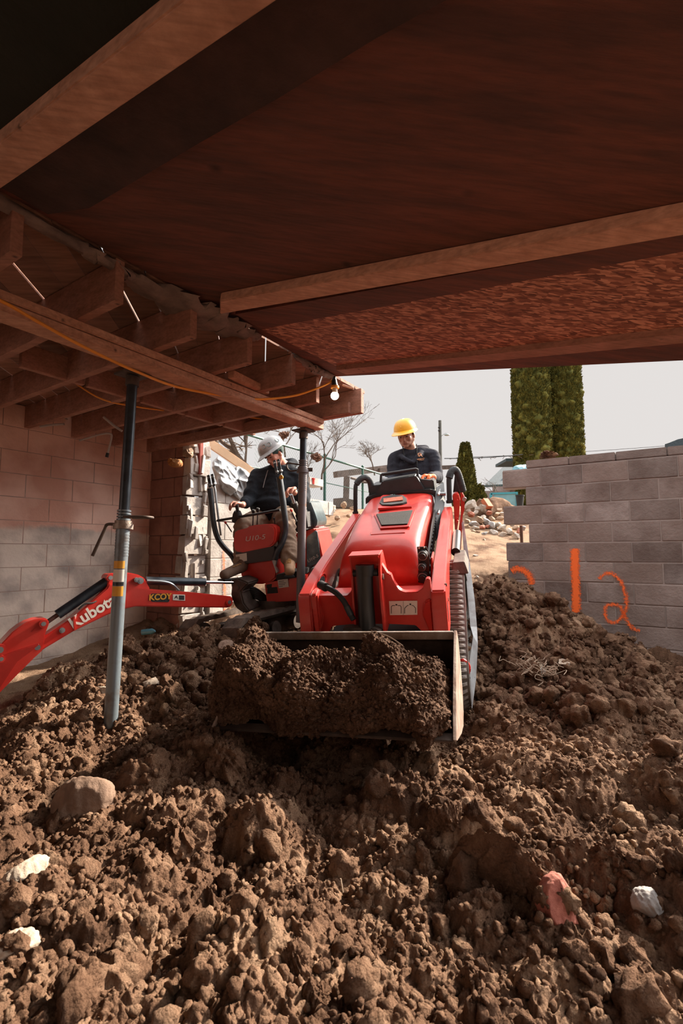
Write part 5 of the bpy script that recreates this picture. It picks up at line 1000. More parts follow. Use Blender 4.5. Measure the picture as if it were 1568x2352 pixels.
mb = MB(); mb.ball(hc + Rh @ Vector((0, .030, .055)) , (.0835, .100, .075), 3, Rh); mb.tube([hc + Rh @ (Vector((sx * .080, .0, -.0)) ) for sx in (1,)] + [hc + Rh @ Vector((.083, -.006, .05))], [.006, .012], 8); mb.build('hair', M_['hair'], cw, smooth=180)
hardhat(hc + Rh @ Vector((0, .008, .052)), Rh @ Matrix.Rotation(math.radians(-4), 3, 'X'), 1.10, M_['hatY'], cw, .05)
ch = wp(947, 1085, .08)
hd_ = blob([[(sR, .074), (eR, .058), (hR + (eR - hR) * .22, .046)], [(sL, .076), (eL, .062), (hL + (eL - hL) * .22, .048)], [(sR + Vector((.02, 0, .01)), .07), (wp(928, 1046, .07), .08), (wp(966, 1043, .06), .08), (sL + Vector((-.02, 0, .01)), .07)],
            [(wp(947, 1070, .08), .135), (wp(950, 1130, .08), .14), (hip, .15)], [(wp(928, 1075, .08), .115), (wp(932, 1130, .08), .12), (hip + Vector((-.06, 0, .02)), .13)], [(wp(969, 1070, .08), .115), (wp(968, 1130, .08), .12), (hip + Vector((.06, 0, .02)), .13)],
            [(wp(915, 1047, .04), .032), (wp(926, 1052, -.08), .026), (wp(946, 1062, -.09), .022), (wp(962, 1048, -.06), .03), (wp(975, 1033, .10), .05), (wp(950, 1036, .20), .06), (wp(925, 1040, .14), .05), (wp(915, 1047, .04), .032)]],
           [], .010, 'hoodie', M_['hoodie'], cw, 5, disp=(6.0, .007))
BV = {}
def snapc(o, px, py, off=.004):
    if o.name not in BV: me = o.data; M = ROOT[o.name]; BV[o.name] = BVHTree.FromPolygons([M @ v.co for v in me.vertices], [tuple(p.vertices) for p in me.polygons])
    d = ray(px, py).normalized(); h = BV[o.name].ray_cast(CAM, d); return (h[0] if h[0] is not None else W(px, py, WY)) - d * off
for pts in (((924, 1024), (927, 1040), (928, 1062)), ((956, 1020), (957, 1040), (957, 1060), (957, 1083))):
    mb = MB(); mb.tube([snapc(hd_, *q, .006) for q in pts], .0055, 8, smooth=4); mb.build('drawstring', M_['rubber'], hd_)
em = mat('tan_print', (.62, .30, .17), .8)
mb = MB(); lp = lambda a, b: snapc(hd_, a, b, .004)
for pts, w_ in (([(959.5, 1045), (960.5, 1041.5), (964, 1041), (967, 1043), (965, 1046), (963, 1045)], .010), ([(964, 1046), (962, 1049)], .008), ([(966, 1045), (969, 1049)], .008), ([(961, 1045), (960, 1048)], .006)):
    for a, b in zip(pts, pts[1:]): mb.bar(lp(*a), lp(*b), .008, w_, up=Z)
for k in range(7): x = 957.5 + k * 2.5; mb.bar(lp(x, 1055.5 - k * .42), lp(x + 1.5, 1055.2 - k * .42), .008, .014 if k % 2 else .010, up=Z)
mb.bar(lp(961, 1057.8), lp(973, 1056), .008, .004, up=Z)
mb.build('chest_print', em, hd_)
blob([l for l in [[(a[0], a[1] + .03) for a in lg] for lg in legs]] + [[(hip, .14), (hip - Vector((0, 0, .12)), .12)]], [], .014, 'trousers', M_['jeans'], cw, 4)
for lg in legs:
    p = lg[-1][0]; mb = MB(); mb.ball(p + Vector((0, -.06, -.03)), (.05, .13, .05), 2); mb.build('boot', M_['boot2'], cw)
go_ = blob([[(q[0], q[1] + .0035) for q in c_] for c_ in hand_caps(hL, Vector((-.75, -.5, -.05)), Vector((-.1, -.35, -.9)), 1.05, Vector((-.35, -.4, .8)), .5)] + [[(hL - Vector((-.75, -.5, -.05)).normalized() * .05, .036), (hL, .032)]], [], .005, 'glove', M_['glove'], cw, 2, label='orange work glove')
mb = MB(); mb.ball(hL + Vector((-.075, -.07, -.015)), (.045, .03, .022), 2, Matrix.Rotation(.6, 3, 'Z')); mb.build('glove_patch', M_['gloveg'], go_)
blob([[(q[0], q[1] + .0035) for q in c_] for c_ in hand_caps(hR, Vector((.3, -.5, -.1)), Vector((0, -.3, -1)), 1.05, Vector((.9, .1, .2)), .5)] + [[(hR - Vector((.3, -.5, -.1)).normalized() * .05, .036), (hR, .032)]], [], .005, 'glove', M_['gloveg'], cw, 2, label='grey work glove')
# --- seated excavator operator
OY = 4.95
def op(px, py, dy=0): return W(px, py, OY + dy)
hc = op(631, 1047, -.12); s = 1.05
Rh = Matrix.Rotation(math.radians(-42), 3, 'Z') @ Matrix.Rotation(math.radians(30), 3, 'X') @ Matrix.Rotation(math.radians(-14), 3, 'Y')
ow = thing('person', 'person in grey hard hat, black hoodie and tan trousers seated in the mini excavator', 'person', W(615, 1330, OY - .1))
hcap, hball = head_parts(hc, Rh, s)
neck = op(648, 1072, -.02); sR, sL = op(592, 1096, .0), op(688, 1100, .0); eR, eL = op(570, 1150, -.15), op(697, 1150, -.1); hR, hL = op(556, 1160, -.42), op(672, 1127, -.40)
hip = op(628, 1190, .0); kR, kL = op(556, 1207, -.38), op(655, 1185, -.50); fR, fL = op(553, 1306, -.50), op(664, 1285, -.62)
LR2 = [[(hip + Vector((-.12, 0, 0)), .085), (kR, .062), (fR, .045)], [(hip + Vector((.10, 0, 0)), .085), (kL, .062), (fL, .045)]]
hd2 = hand_caps(hR + Vector((-.01, 0, 0)), Vector((-.85, -.45, .05)), Vector((.1, -.5, -.8)), 1.0, Vector((.1, -.3, .9)), .75) + hand_caps(hL + Vector((.03, 0, .01)), Vector((-.75, -.5, -.15)), Vector((.1, -.4, -.8)), 1.05, Vector((-.2, -.5, .7)), .7)
blob(hcap + [[(hc + Rh @ Vector((0, .02, -.05)), .06), (neck, .066)], [(neck, .08), (hip, .12)], [(sR, .05), (eR, .038), (hR, .03)], [(sL, .05), (eL, .038), (hL, .03)]] + LR2 + hd2, hball, .0065, 'body', M_['skin2'], ow, 3)
face(hc, Rh, s, ow, M_['hair'], M_['skin2'])
mb = MB(); mb.ball(hc + Rh @ Vector((0, .022, .045)), (.087, .108, .085), 3, Rh); mb.tube([hc + Rh @ Vector((.074, .015, .0)), hc + Rh @ Vector((.06, .06, .02))], [.022, .03], 12); mb.build('beanie', mat('dark_green_knit', (.035, .065, .06), .95, bump=.4, bscale=90), ow, smooth=180)
hh_ = hardhat(hc + Rh @ Vector((0, .012, .064)), Rh @ Matrix.Rotation(math.radians(4), 3, 'X'), 1.16, M_['hatW'], ow, .04)
for px, py in ((606, 1026), (617, 1021), (636, 1011)):
    mb = MB(); hcn = hc + Rh @ Vector((0, .012, .064)); best = snapc(hh_, px, py, .001)
    n_ = (best - hcn).normalized(); tg = n_.orthogonal().normalized(); bt = n_.cross(tg); mb.tube([best + (tg * math.cos(t) + bt * math.sin(t)) * .022 for t in [k * math.pi / 8 for k in range(17)]], .003, 6); mb.build('round_sticker', mat('teal_print', (.16, .27, .30), .5), hh_)
hd_ = blob([[(sR, .088), (eR, .066), (hR + (eR - hR) * .25, .046)], [(sL, .088), (eL, .072), (hL + (eL - hL) * .30, .048)], [(sR + Vector((.03, 0, .01)), .08), (op(622, 1087, .0), .088), (op(660, 1085, .0), .088), (sL + Vector((-.02, 0, .01)), .08)],
            [(op(638, 1100, .0), .15), (op(632, 1150, -.02), .17), (op(622, 1180, .0), .15)], [(op(610, 1110, .02), .135), (op(606, 1150, .0), .145), (op(605, 1180, .0), .13)], [(op(660, 1112, .02), .135), (op(655, 1150, .0), .145), (op(640, 1180, .0), .13)],
            [(op(622, 1073, -.08), .03), (op(640, 1080, -.14), .028), (op(662, 1070, -.06), .035), (op(672, 1064, .10), .05), (op(640, 1066, .15), .05), (op(622, 1073, -.08), .03)]],
           [(op(630, 1160, -.08), (.22, .14, .12))], .011, 'hoodie', M_['hoodie2'], ow, 5, disp=(6, .009))
mb = MB(); mb.tube([snapc(hd_, *q, .005) for q in ((615, 1080), (611, 1093), (607, 1107), (604, 1120))], .004, 6, smooth=4); mb.build('drawstring', M_['gloveg'], hd_)
blob([[(hip + Vector((-.10, 0, 0)), .12), (kR, .080), (fR + Vector((0, 0, .04)), .066)], [(hip + Vector((.10, 0, 0)), .12), (kL, .092), (op(660, 1235, -.56), .080), (fL + Vector((0, 0, .02)), .080)], [(hip + Vector((-.1, 0, 0)), .13), (hip + Vector((.1, 0, 0)), .13)]], [], .011, 'trousers', M_['khaki'], ow, 4, disp=(9, .010))
for p0, p1, sole, m in ((op(556, 1301, -.52), op(516, 1320, -.74), 0, M_['boot2']), (op(664, 1290, -.62), op(665, 1312, -.80), 0, M_['boot'])):
    bt_ = blob([[(p0 + Vector((0, .0, .03)), .052), (p0, .055), (p0 * .45 + p1 * .55 + Vector((0, 0, .0)), .048), (p1, .046)]], [], .008, 'boot', m, ow, 3)
    mb = MB(); d = (p1 - p0); d.z = 0; d.normalize(); mb.bar(Vector((p0.x, p0.y, p1.z - .045)) - d * .04, Vector((p1.x, p1.y, p1.z - .045)) + d * .05, .085, .018); mb.build('sole', M_['rubber'], bt_, bevel=.006)
    mb = MB(); q = p0 * .6 + p1 * .4
    for k in range(4): c = p0 + (p1 - p0) * (.12 + k * .12) + Vector((0, -.045, .03)); mb.tube([c - er * .022, c + Vector((0, -.008, .004)), c + er * .022], .004, 6)
    mb.build('laces', mat('lace', (.72, .45, .2), .8), bt_)
# ------------------------------------------------------------------ background
YB = H + .9
def leafy(name, label, cx, cy, z0, z1, rfun, n, m, cat='tree', bs=.06, group=None, lean=0):
    t = thing(name, label, cat, (cx, cy, z0), group)
    mb = MB(); mb.tube([(cx, cy, z0 - .4), (cx, cy, z1 * .9 + z0 * .1)], [.09, .02], 8); mb.build('trunk', M_['bark'], t)
    nu, nv = 90, int((z1 - z0) / .035); V = []
    zz = np.linspace(0, 1, nv); th = np.linspace(0, 2 * np.pi, nu, endpoint=False); TH, ZZ = np.meshgrid(th, zz); R0 = rfun(ZZ)
    x = TH * .35 + cx; yv = ZZ * (z1 - z0); d = domes(TH * .5 + 3 + cx * 5, yv, .22, 7) * .55 + domes(TH * .5 + 3, yv + cx, .09, 17) * .6 + .03 * perlin(TH * 3, yv * 4, 5)
    R = R0 + (d - .04) * np.minimum(1, R0 * 6); V = np.stack([cx + R * np.cos(TH), cy + R * np.sin(TH), z0 + ZZ * (z1 - z0)], -1).reshape(-1, 3)
    i = (np.arange(nv - 1)[:, None] * nu + np.arange(nu)[None, :]).ravel(); j = (np.arange(nv - 1)[:, None] * nu + (np.arange(nu)[None, :] + 1) % nu).ravel(); F = np.c_[i, j, j + nu, i + nu]
    # sprays of scale leaves standing off the surface
    k = n; zi = rng.uniform(0, 1, k); ti = rng.uniform(0, 6.283, k); rr = rfun(zi) * rng.uniform(.90, 1.06, k) + .02; C0 = np.c_[cx + rr * np.cos(ti), cy + rr * np.sin(ti), z0 + zi * (z1 - z0)]
    out = np.c_[np.cos(ti), np.sin(ti), np.full(k, 1.2)] + rng.normal(0, .45, (k, 3)); out /= np.linalg.norm(out, axis=1)[:, None]; sd_ = np.cross(out, rng.normal(0, 1, (k, 3))); sd_ /= np.linalg.norm(sd_, axis=1)[:, None]; l = bs * rng.uniform(.6, 1.4, k)[:, None]
    q = np.stack([C0 - sd_ * l * .35, C0 + sd_ * l * .35, C0 + out * l * 1.3 + sd_ * l * .22, C0 + out * l * 1.3 - sd_ * l * .22], 1).reshape(-1, 3); Fq = np.arange(k * 4).reshape(k, 4) + len(V)
    o = mesh_np('foliage', np.concatenate([V, q]), np.concatenate([F, Fq]), m, parent=t); o['kind'] = 'stuff'; return t
def atb(px, Y): return ((px - 784) / FPX * Y * 1.0, Y)
cyl = lambda w: (lambda z: w * np.minimum(1, .80 + .25 * np.sin(z * 3.1)) * np.minimum(1, (1.0 - z) * 9) ** .5 + .02)
leafy('cypress_tree', 'tall column of green cypress on the left of the pair above the wall', *atb(1229, 14), YB - .2, YB + 6.2, cyl(.47), 38000, M_['cypress'], bs=.036)
leafy('cypress_tree', 'tall column of green cypress on the right of the pair above the wall', *atb(1304, 14.3), YB - .2, YB + 6.2, cyl(.47), 38000, M_['cypress'], bs=.036)
cone = lambda w, p=1.0: (lambda z: w * (1 - z) ** p + .04)
leafy('cypress_tree', 'small pointed conifer between the loader and the blue roofed house', *atb(1072, 13), H + 1.05, H + 2.98, lambda z: .06 + .27 * np.maximum(1 - z, 0) ** .75, 9000, M_['cypress'], bs=.035)
leafy('evergreen_bush', 'low rounded evergreen at the foot of the small conifer', *atb(1098, 12.6), H + 1.0, H + 1.75, lambda z: .17 * np.sqrt(np.maximum(0, 1 - z ** 2)) + .02, 900, M_['cypress'], 'bush')
leafy('evergreen_bush', 'small evergreen behind the black planter pot', *atb(1207, 12.5), H + 1.0, H + 1.75, lambda z: .10 * np.sqrt(np.maximum(0, 1 - z ** 2)) + .02, 500, M_['cypress'], 'bush')
# utility pole and lamp
up_ = thing('utility_pole', 'slim grey utility pole behind the loader operator', 'pole', W(1013, 1160, 30))
mb = MB(); mb.tube([W(1013, 1236, 30), W(1010, 966, 30)], [.13, .10], 10); mb.build('pole', mat('weathered_pole', (.12, .13, .12), .9), up_)
for py in (982, 989): mb = MB(); mb.tube([W(1006, py, 29.9), W(1010, py, 29.9)], .05, 8); mb.build('insulator', M_['rubber'], up_)
sl = thing('street_lamp', 'small pale street lamp head to the right of the utility pole', 'lamp', W(1031, 1000, 30))
mb = MB(); mb.tube([W(1014, 1001, 30), W(1022, 995, 30), W(1026, 996, 30)], .02, 6); mb.build('arm', M_['galv'], sl)
mb = MB(); mb.ball(W(1026, 999, 30), (.18, .12, .06), 2); mb.build('lamp_head', mat('lamp_pale', (.35, .45, .45), .5), sl)
def wire(a, b, sag, r, label, Y, tw=True):
    p0, p1 = W(*a, Y), W(*b, Y); P = [p0.lerp(p1, k / 20) - Z * sag * 4 * (k / 20) * (1 - k / 20) for k in range(21)]; o = thing('overhead_wire', label, 'wire', p0); mb = MB(); mb.tube(P, r, 5); mb.build('wire', M_['plastic'], o)
    if tw:
        mb = MB()
        for k in range(26):
            q = P[rng.integers(0, 20)] + Vector((rng.uniform(-.1, .3), 0, 0)); mb.tube([q, q + Vector((rng.uniform(-.14, .14), 0, rng.uniform(-.10, .06)))], .008, 4)
        mb.build('vine', M_['bark'], o)
wire((1020, 1053), (1200, 1044), .03, .012, 'wire with dry vine stretched above the blue roofed house', 13)
wire((1080, 1050), (1600, 1018), .05, .008, 'thin wire running just above the top of the right wall', 16, False)
# house
ho = thing('house', 'house with slate blue hipped roof beyond the rubble heap', 'house', W(1170, 1170, 20))
hw = mat('grey_render', (.34, .30, .30), .9)
a = W(1138, 1108, 20.6); mb = MB(); mb.box(W(1230, 1166, 22) , (3.2, 2.4, 2.9)); mb.build('wall', hw, ho)
mb = MB(); mb.poly([W(1110, 1116, 20), W(1290, 1108, 20), W(1290, 1066, 21.8), W(1158, 1069, 21.8), W(1110, 1118.5, 20), W(1290, 1111, 20), W(1158, 1075, 23), W(1290, 1072, 23)], [(0, 1, 2, 3), (4, 5, 1, 0), (0, 3, 6, 4), (3, 2, 7, 6), (4, 6, 7, 5), (1, 5, 7, 2)]); mb.build('roof', M_['slate'], ho, smooth=0)
mb = MB(); mb.tube([W(1137, 1116, 20), W(1137, 1150, 20)], .05, 8); mb.build('downpipe', mat('dark_green', (.03, .06, .06), .6), ho)
mb = MB(); mb.bar(W(1110, 1117, 19.9), W(1170, 1114, 19.9), .08, .08); mb.build('gutter', mat('teal_gutter', (.05, .10, .11), .5), ho)
oh = thing('awning', 'dark flat canopy edge left of the tall cypresses', 'canopy', W(1180, 1060, 17)); mb = MB(); mb.prism([W(1162, 1053, 17), W(1215, 1051, 17), W(1215, 1059, 17), W(1162, 1059.5, 17)], (0, 1.2, 0)); mb.build('canopy_board', mat('dark_teal', (.035, .07, .08), .6), oh); mb = MB(); q = W(1205, 1059, 17.2); mb.tube([q, Vector((q.x, q.y, YB - .1))], .05, 8); mb.build('post', MATS['dark_teal'], oh)
mb = MB(); mb.box(W(1125, 1152, 17), (1.2, .15, .75)); tag(mb.build('garden_wall', hw), 'pale grey garden wall left of the blue gate', 'wall')
mb = MB(); mb.prism([W(1536, 1017, 15), W(1556, 1009, 15), W(1600, 1000, 15), W(1600, 1040, 15), W(1536, 1040, 15)], (0, .2, 0)); tag(mb.build('distant_roof', M_['slate'], smooth=0), 'sliver of dark roof over the wall top at the right edge', 'roof')
# turquoise gate
gt = thing('gate', 'turquoise metal gate beyond the rubble heap', 'gate', W(1155, 1172, 10.6)); tq = mat('turquoise', (.05, .33, .42), .5, var=.1)
mb = MB(); mb.bar(W(1126, 1134, 10.6), W(1188, 1132, 10.6), .05, .04); mb.bar(W(1127, 1134, 10.6), W(1127, 1172, 10.6), .05, .05, up=Vector((0, 1, 0))); mb.bar(W(1186, 1132, 10.6), W(1186, 1172, 10.6), .04, .04, up=Vector((0, 1, 0))); mb.build('gate_frame', tq, gt)
mb = MB()
for k in range(18): x = 1136 + k * 2.8; mb.bar(W(x, 1135, 10.6), W(x, 1170, 10.6), .028, .015, up=Vector((0, 1, 0)))
tag(mb.build('pickets', mat('pale_turquoise', (.20, .43, .50), .6, var=.15, scale=3), gt), kind='stuff')
pt = thing('planter_pot', 'black plant pot standing beside the turquoise gate', 'pot', W(1193, 1162, 9.3)); mb = MB(); mb.tube([W(1193.5, 1163, 9.3), W(1193.5, 1138, 9.3)], [.058, .078], 16); mb.tube([W(1193.5, 1140, 9.3), W(1193.5, 1137, 9.3)], .084, 16); mb.build('pot', M_['rubber'], pt)
# bare trees
def bare(name, label, base, h, seed, spread=.5, r0=.03, depth=5, cat='tree', dirn=Vector((0, 0, 1)), heads=0, m='bark', nb=3):
    rd = random.Random(seed); t = thing(name, label, cat, base); tr = MB(); br = MB(); tips = []
    def grow(p, d, L, r, k):
        n = 4; P = [p]; q = p.copy(); dd = d.copy()
        for i in range(n): dd = (dd + Vector((rd.gauss(0, .12), rd.gauss(0, .12), rd.gauss(0, .08) + .03))).normalized(); q = q + dd * L / n; P.append(q.copy())
        (tr if k == depth else br).tube(P, [max(.0022, r * (1 - .35 * i / n)) for i in range(n + 1)], 5 if k > 2 else 4, cap=False)
        if k == 0: tips.append(q); return
        for j in range(nb if k > 1 else nb + 1):
            s_ = P[rd.randint(2, n)] if j else P[-1]; nd = (dd + Vector((rd.gauss(0, spread), rd.gauss(0, spread), rd.gauss(0, spread * .6)))).normalized(); grow(s_, nd, L * rd.uniform(.6, .85), r * .62, k - 1)
    grow(Vector(base), dirn.normalized(), h * .32, r0, depth); tr.build('trunk', M_[m], t); tag(br.build('branches', M_[m], t), kind='stuff')
    for k in range(heads):
        p = rd.choice(tips); mb = MB(); mb.ball(p, (.07, .07, .055), 2); mb.build('dry_flower_head', mat('dry_flower', (.33, .17, .11), .95, var=.35, scale=60, bump=1), t, smooth=0)
    return t
bare('bare_shrub', 'thin leafless shrub rising behind the green fence, right of the rusty prop', W(738, 1125, 9.4), 2.0, 4, .42, .022, 5, heads=0, cat='shrub')
bare('bare_shrub', 'leafless shrub behind the stepped block column', W(712, 1120, 9.0), 1.1, 11, .45, .016, 4, cat='shrub')
bare('bare_tree', 'large leaning bare tree behind the white sheeting', W(586, 1100, 8.6), 2.2, 5, .5, .075, 5, dirn=Vector((-.45, 0, 1)))
bare('bare_shrub', 'tangle of bare branches left of the grey hard hat', W(560, 1095, 8.2), 1.5, 21, .6, .03, 5, cat='shrub')
bare('bare_shrub', 'bare branches right above the grey hard hat', W(655, 1050, 9.5), 1.3, 27, .6, .02, 4, cat='shrub')
bare('bare_shrub', 'dry vines over the concrete pergola', W(860, 1092, 12), 1.1, 33, .9, .02, 5, cat='shrub')
bare('bare_shrub', 'thin bare stems in front of the blue roofed house', W(1150, 1168, 11), 1.2, 40, .30, .012, 3, cat='shrub')
for px, py, rr, lb_t in ((727, 1050, .10, 'round dry flower head left of the fence post'), (653, 1000, .09, 'dry flower cluster just above the grey hard hat')):
    tag(rock(W(px, py, 9.2), (rr, rr, rr * .75), 'dry_flower_head', mat('dry_flower', (.33, .17, .11), .95, var=.35, scale=60, bump=1), 60 + px, rough=.9, sub=4, cuts=2), lb_t, 'flower')
# chain link fence
fz = YB + .98
def fpt(px, Y, z): x, y = atb(px, Y); return Vector((x, y, z))
F0, F1 = W(585, 1000, 7.9), W(905, 1098, 12.4); F1.z = F0.z = H + 1.93
Fd = (F1 - F0).normalized(); FL = (F1 - F0).length
fe = thing('chain_link_fence', 'green chain link fence running back behind the block wall', 'fence', Vector((F0.x, F0.y, H + .6)))
mb = MB(); mb.tube([F0 - Fd * .5, F1], .022, 8); mb.build('top_rail', M_['green'], fe)
mb = MB(); mb.tube([F0 - Fd * .5 - Z * .52, F1 - Z * .52], .010, 6); mb.build('middle_wire', M_['green'], fe)
for px in (640, 745, 833, 905):
    k = ((px - 784) / FPX * F0.y - F0.x) / (Fd.x - (px - 784) / FPX * Fd.y); p = F0 + Fd * k
    mb = MB(); mb.tube([p - Z * 1.4, p + Z * .04], .028, 10); po = mb.build('fence_post', M_['green'], fe); mb = MB(); mb.ball(p + Z * .05, .032, 2); mb.build('post_cap', M_['green'], po)
V, E_ = [], []; hgt = 1.25; st = .075
mb = MB(); n_ = int((FL + hgt) / st)
def wseg(a, b):
    d = (b - a).normalized(); s1 = d.cross(Vector((0, 1, 0))).normalized() * .0013; s2 = d.cross(s1).normalized() * .0013
    mb.poly([a + s1, a - s1 * .5 + s2, a - s1 * .5 - s2, b + s1, b - s1 * .5 + s2, b - s1 * .5 - s2], [(0, 1, 4, 3), (1, 2, 5, 4), (2, 0, 3, 5)])
for k in range(n_):
    for sg in (0, 1):
        a0 = k * st; a1 = a0 - hgt; z0, z1 = 0, hgt
        if a0 > FL: z0 = (a0 - FL); a0 = FL
        if a1 < 0: z1 = k * st; a1 = 0
        if z1 <= z0: continue
        A_, B_ = F0 + Fd * a0 - Z * z0, F0 + Fd * a1 - Z * z1
        if sg: A_, B_ = F0 + Fd * a0 - Z * (hgt - z0), F0 + Fd * a1 - Z * (hgt - z1)
        wseg(A_, B_)
tag(mb.build('wire_mesh', mat('fence_wire', (.06, .15, .13), .6), fe, smooth=0), kind='stuff')
# pergola
pg = thing('pergola', 'weathered concrete pergola behind the green fence', 'pergola', W(795, 1155, 12)); pm = mat('weathered_wood', (.22, .17, .15), .9, var=.25, scale=9)
mb = MB(); mb.bar(W(770, 1090, 11.8), W(960, 1066, 13.5), .18, .15); mb.build('beam', pm, pg); mb = MB(); mb.bar(W(796, 1095, 11.9), W(794, 1156, 11.9), .15, .15, up=Vector((0, 1, 0))); mb.build('post', pm, pg)
mb = MB(); mb.bar(W(808, 1098, 12), W(840, 1108, 10.8), .08, .05); mb.build('rafter', pm, pg); mb = MB(); mb.bar(W(870, 1080, 12.5), W(1060, 1060 + 12, 13.6), .12, .10); mb.build('beam', pm, pg)
rv = [(760, 'left end'), (780, 'middle'), (800, 'right end')]
mb = MB(); mb.prism([W(765, 1145, 11), W(790, 1143, 11), W(812, 1148, 11), W(812, 1165, 11), W(765, 1165, 11)], (0, .5, 0)); tag(mb.build('stone_slab', pm, bevel=.01), 'dark stone edging below the concrete pergola', 'stone')
# red cup, small red lid, leaning timber, white sheet
cu = thing('red_bucket', 'small red pot standing on top of the stepped block column', 'pot', W(717, 1112, 6.75)); mb = MB(); mb.tube([W(717, 1112, 6.75), W(717, 1099, 6.75)], [.030, .038], 16); mb.tube([W(717, 1101, 6.75), W(717, 1098.5, 6.75)], .042, 16); mb.build('pot', M_['red'], cu)
mb = MB(); mb.prism([W(729, 1254, 6.7), W(742, 1254, 6.7), W(741, 1249, 6.7), (W(732, 1250, 6.7))], (0, .06, 0)); tag(mb.build('plastic_lid', M_['red'], bevel=.004), 'small red plastic lid lying on a protruding block', 'lid')
mb = MB(); mb.bar(W(470, 1010, 5.4), W(583, 1088, 5.9), .05, .10, up=Vector((.4, 0, 1))); tag(mb.build('timber', M_['fresh'], bevel=.004), 'pale fresh timber stud slanting behind the excavator operator', 'timber')
def sheet(pxs, Y, name, label, m, seed, amp=.06):
    P = [W(a, b, Y + dy) for a, b, dy in pxs]; c = sum(P, Vector()) / len(P); n = 150; V = []; F = []; NR_ = 70
    for i in range(NR_ + 1):
        t = i / NR_
        for k in range(n):
            u = k / n * len(P); a = P[int(u) % len(P)].lerp(P[(int(u) + 1) % len(P)], u % 1); p = c.lerp(a, t); x_, z_ = p.x, p.z
            f = float(perlin(np.array([x_ * 5 + z_ * 5 + seed]), np.array([z_ * 2.5 - x_ * 2]), seed)[0]); f2 = float(perlin(np.array([x_ * 13 + z_ * 9]), np.array([z_ * 6 - x_ * 6 + seed]), seed + 1)[0])
            V.append((p.x, p.y - math.sqrt(max(0, 1 - t * t)) * .16 - (.5 - abs(f)) * amp * 3.2 * min(1, (1 - t) * 3 + .25) - (.4 - abs(f2)) * amp * 1.0, p.z))
    for i in range(NR_):
        for k in range(n): F.append((i * n + k, i * n + (k + 1) % n, (i + 1) * n + (k + 1) % n, (i + 1) * n + k))
    o = mesh_np(name, V, F, m); sm = o.modifiers.new('th', 'SOLIDIFY'); sm.thickness = .006; return tag(o, label, 'sheet')
sheet([(490, 1062, 0), (505, 1050, 0), (520, 1060, .05), (535, 1072, .1), (545, 1085, .1), (552, 1110, .0), (545, 1128, -.05), (530, 1140, -.05), (515, 1132, -.03), (500, 1115, 0), (492, 1090, 0)], 5.45, 'plastic_sheeting', 'crumpled white plastic sheeting, upper bundle by the broken wall end', M_['tarp'], 3)
sheet([(535, 1075, 0), (550, 1072, .05), (565, 1080, .1), (585, 1098, .1), (590, 1120, .1), (580, 1140, .0), (562, 1150, -.05), (545, 1148, -.05), (525, 1140, -.03), (518, 1122, 0), (528, 1100, 0)], 5.6, 'plastic_sheeting', 'crumpled white plastic sheeting hanging over the wall beside the seated person', M_['tarp'], 8)
mb = MB(); mb.tube([W(1172, 1088, 5.5), W(1190, 1080, 5.55), W(1206, 1076, 5.6)], [.02, .06, .05], 10, smooth=4); tag(mb.build('blue_tarp', mat('pale_blue', (.25, .55, .68), .6, var=.15, bump=.4, bscale=12)), 'pale blue plastic bag lying on the wall step', 'bag')
tag(rock(W(1258, 1044, 5.2), (.14, .1, .035), 'soil_lump', SOIL, 77, rough=.6), 'brown soil lump on top of the right wall', 'soil')
# rubble heap
rub = [mat('rubble_pale', (.62, .55, .48), .9, scale=9, var=.2, bump=.4), mat('rubble_grey', (.40, .38, .37), .9, scale=9, var=.2, bump=.4), mat('rubble_tan', (.45, .31, .21), .9, scale=9, var=.2, bump=.4), mat('rubble_brick', (.44, .16, .10), .9, scale=9, var=.2, bump=.4)]
spec = [(1082, 1160, 16, 0), (1096, 1168, 11, 0), (1080, 1182, 12, 3), (1075, 1172, 9, 0), (1092, 1178, 9, 0), (1110, 1168, 17, 0), (1102, 1196, 16, 2), (1108, 1188, 8, 0), (1117, 1198, 12, 1), (1088, 1204, 11, 1), (1074, 1196, 10, 2), (1106, 1212, 10, 3), (1119, 1210, 9, 3), (1129, 1192, 10, 2), (1093, 1213, 12, 0), (1128, 1208, 13, 1), (1142, 1205, 14, 0), (1151, 1212, 12, 0), (1136, 1224, 14, 0), (1111, 1228, 13, 1), (1098, 1224, 9, 2), (1170, 1222, 12, 0), (1156, 1228, 10, 0), (1140, 1182, 10, 2), (1146, 1172, 12, 2), (1155, 1180, 9, 0), (1150, 1192, 10, 2), (1085, 1222, 8, 2), (1073, 1212, 8, 2), (1182, 1212, 11, 2), (1192, 1220, 12, 3), (1187, 1230, 9, 0), (1092, 1277, 8, 0), (1096, 1326, 6, 0), (1112, 1240, 5, 2), (1070, 1232, 7, 1), (1160, 1204, 9, 2), (1200, 1215, 10, 1), (1176, 1203, 9, 1), (1122, 1178, 8, 3)]
def wob(px, py): d = gpix(px, py); return d
rp_ = random.Random(5)
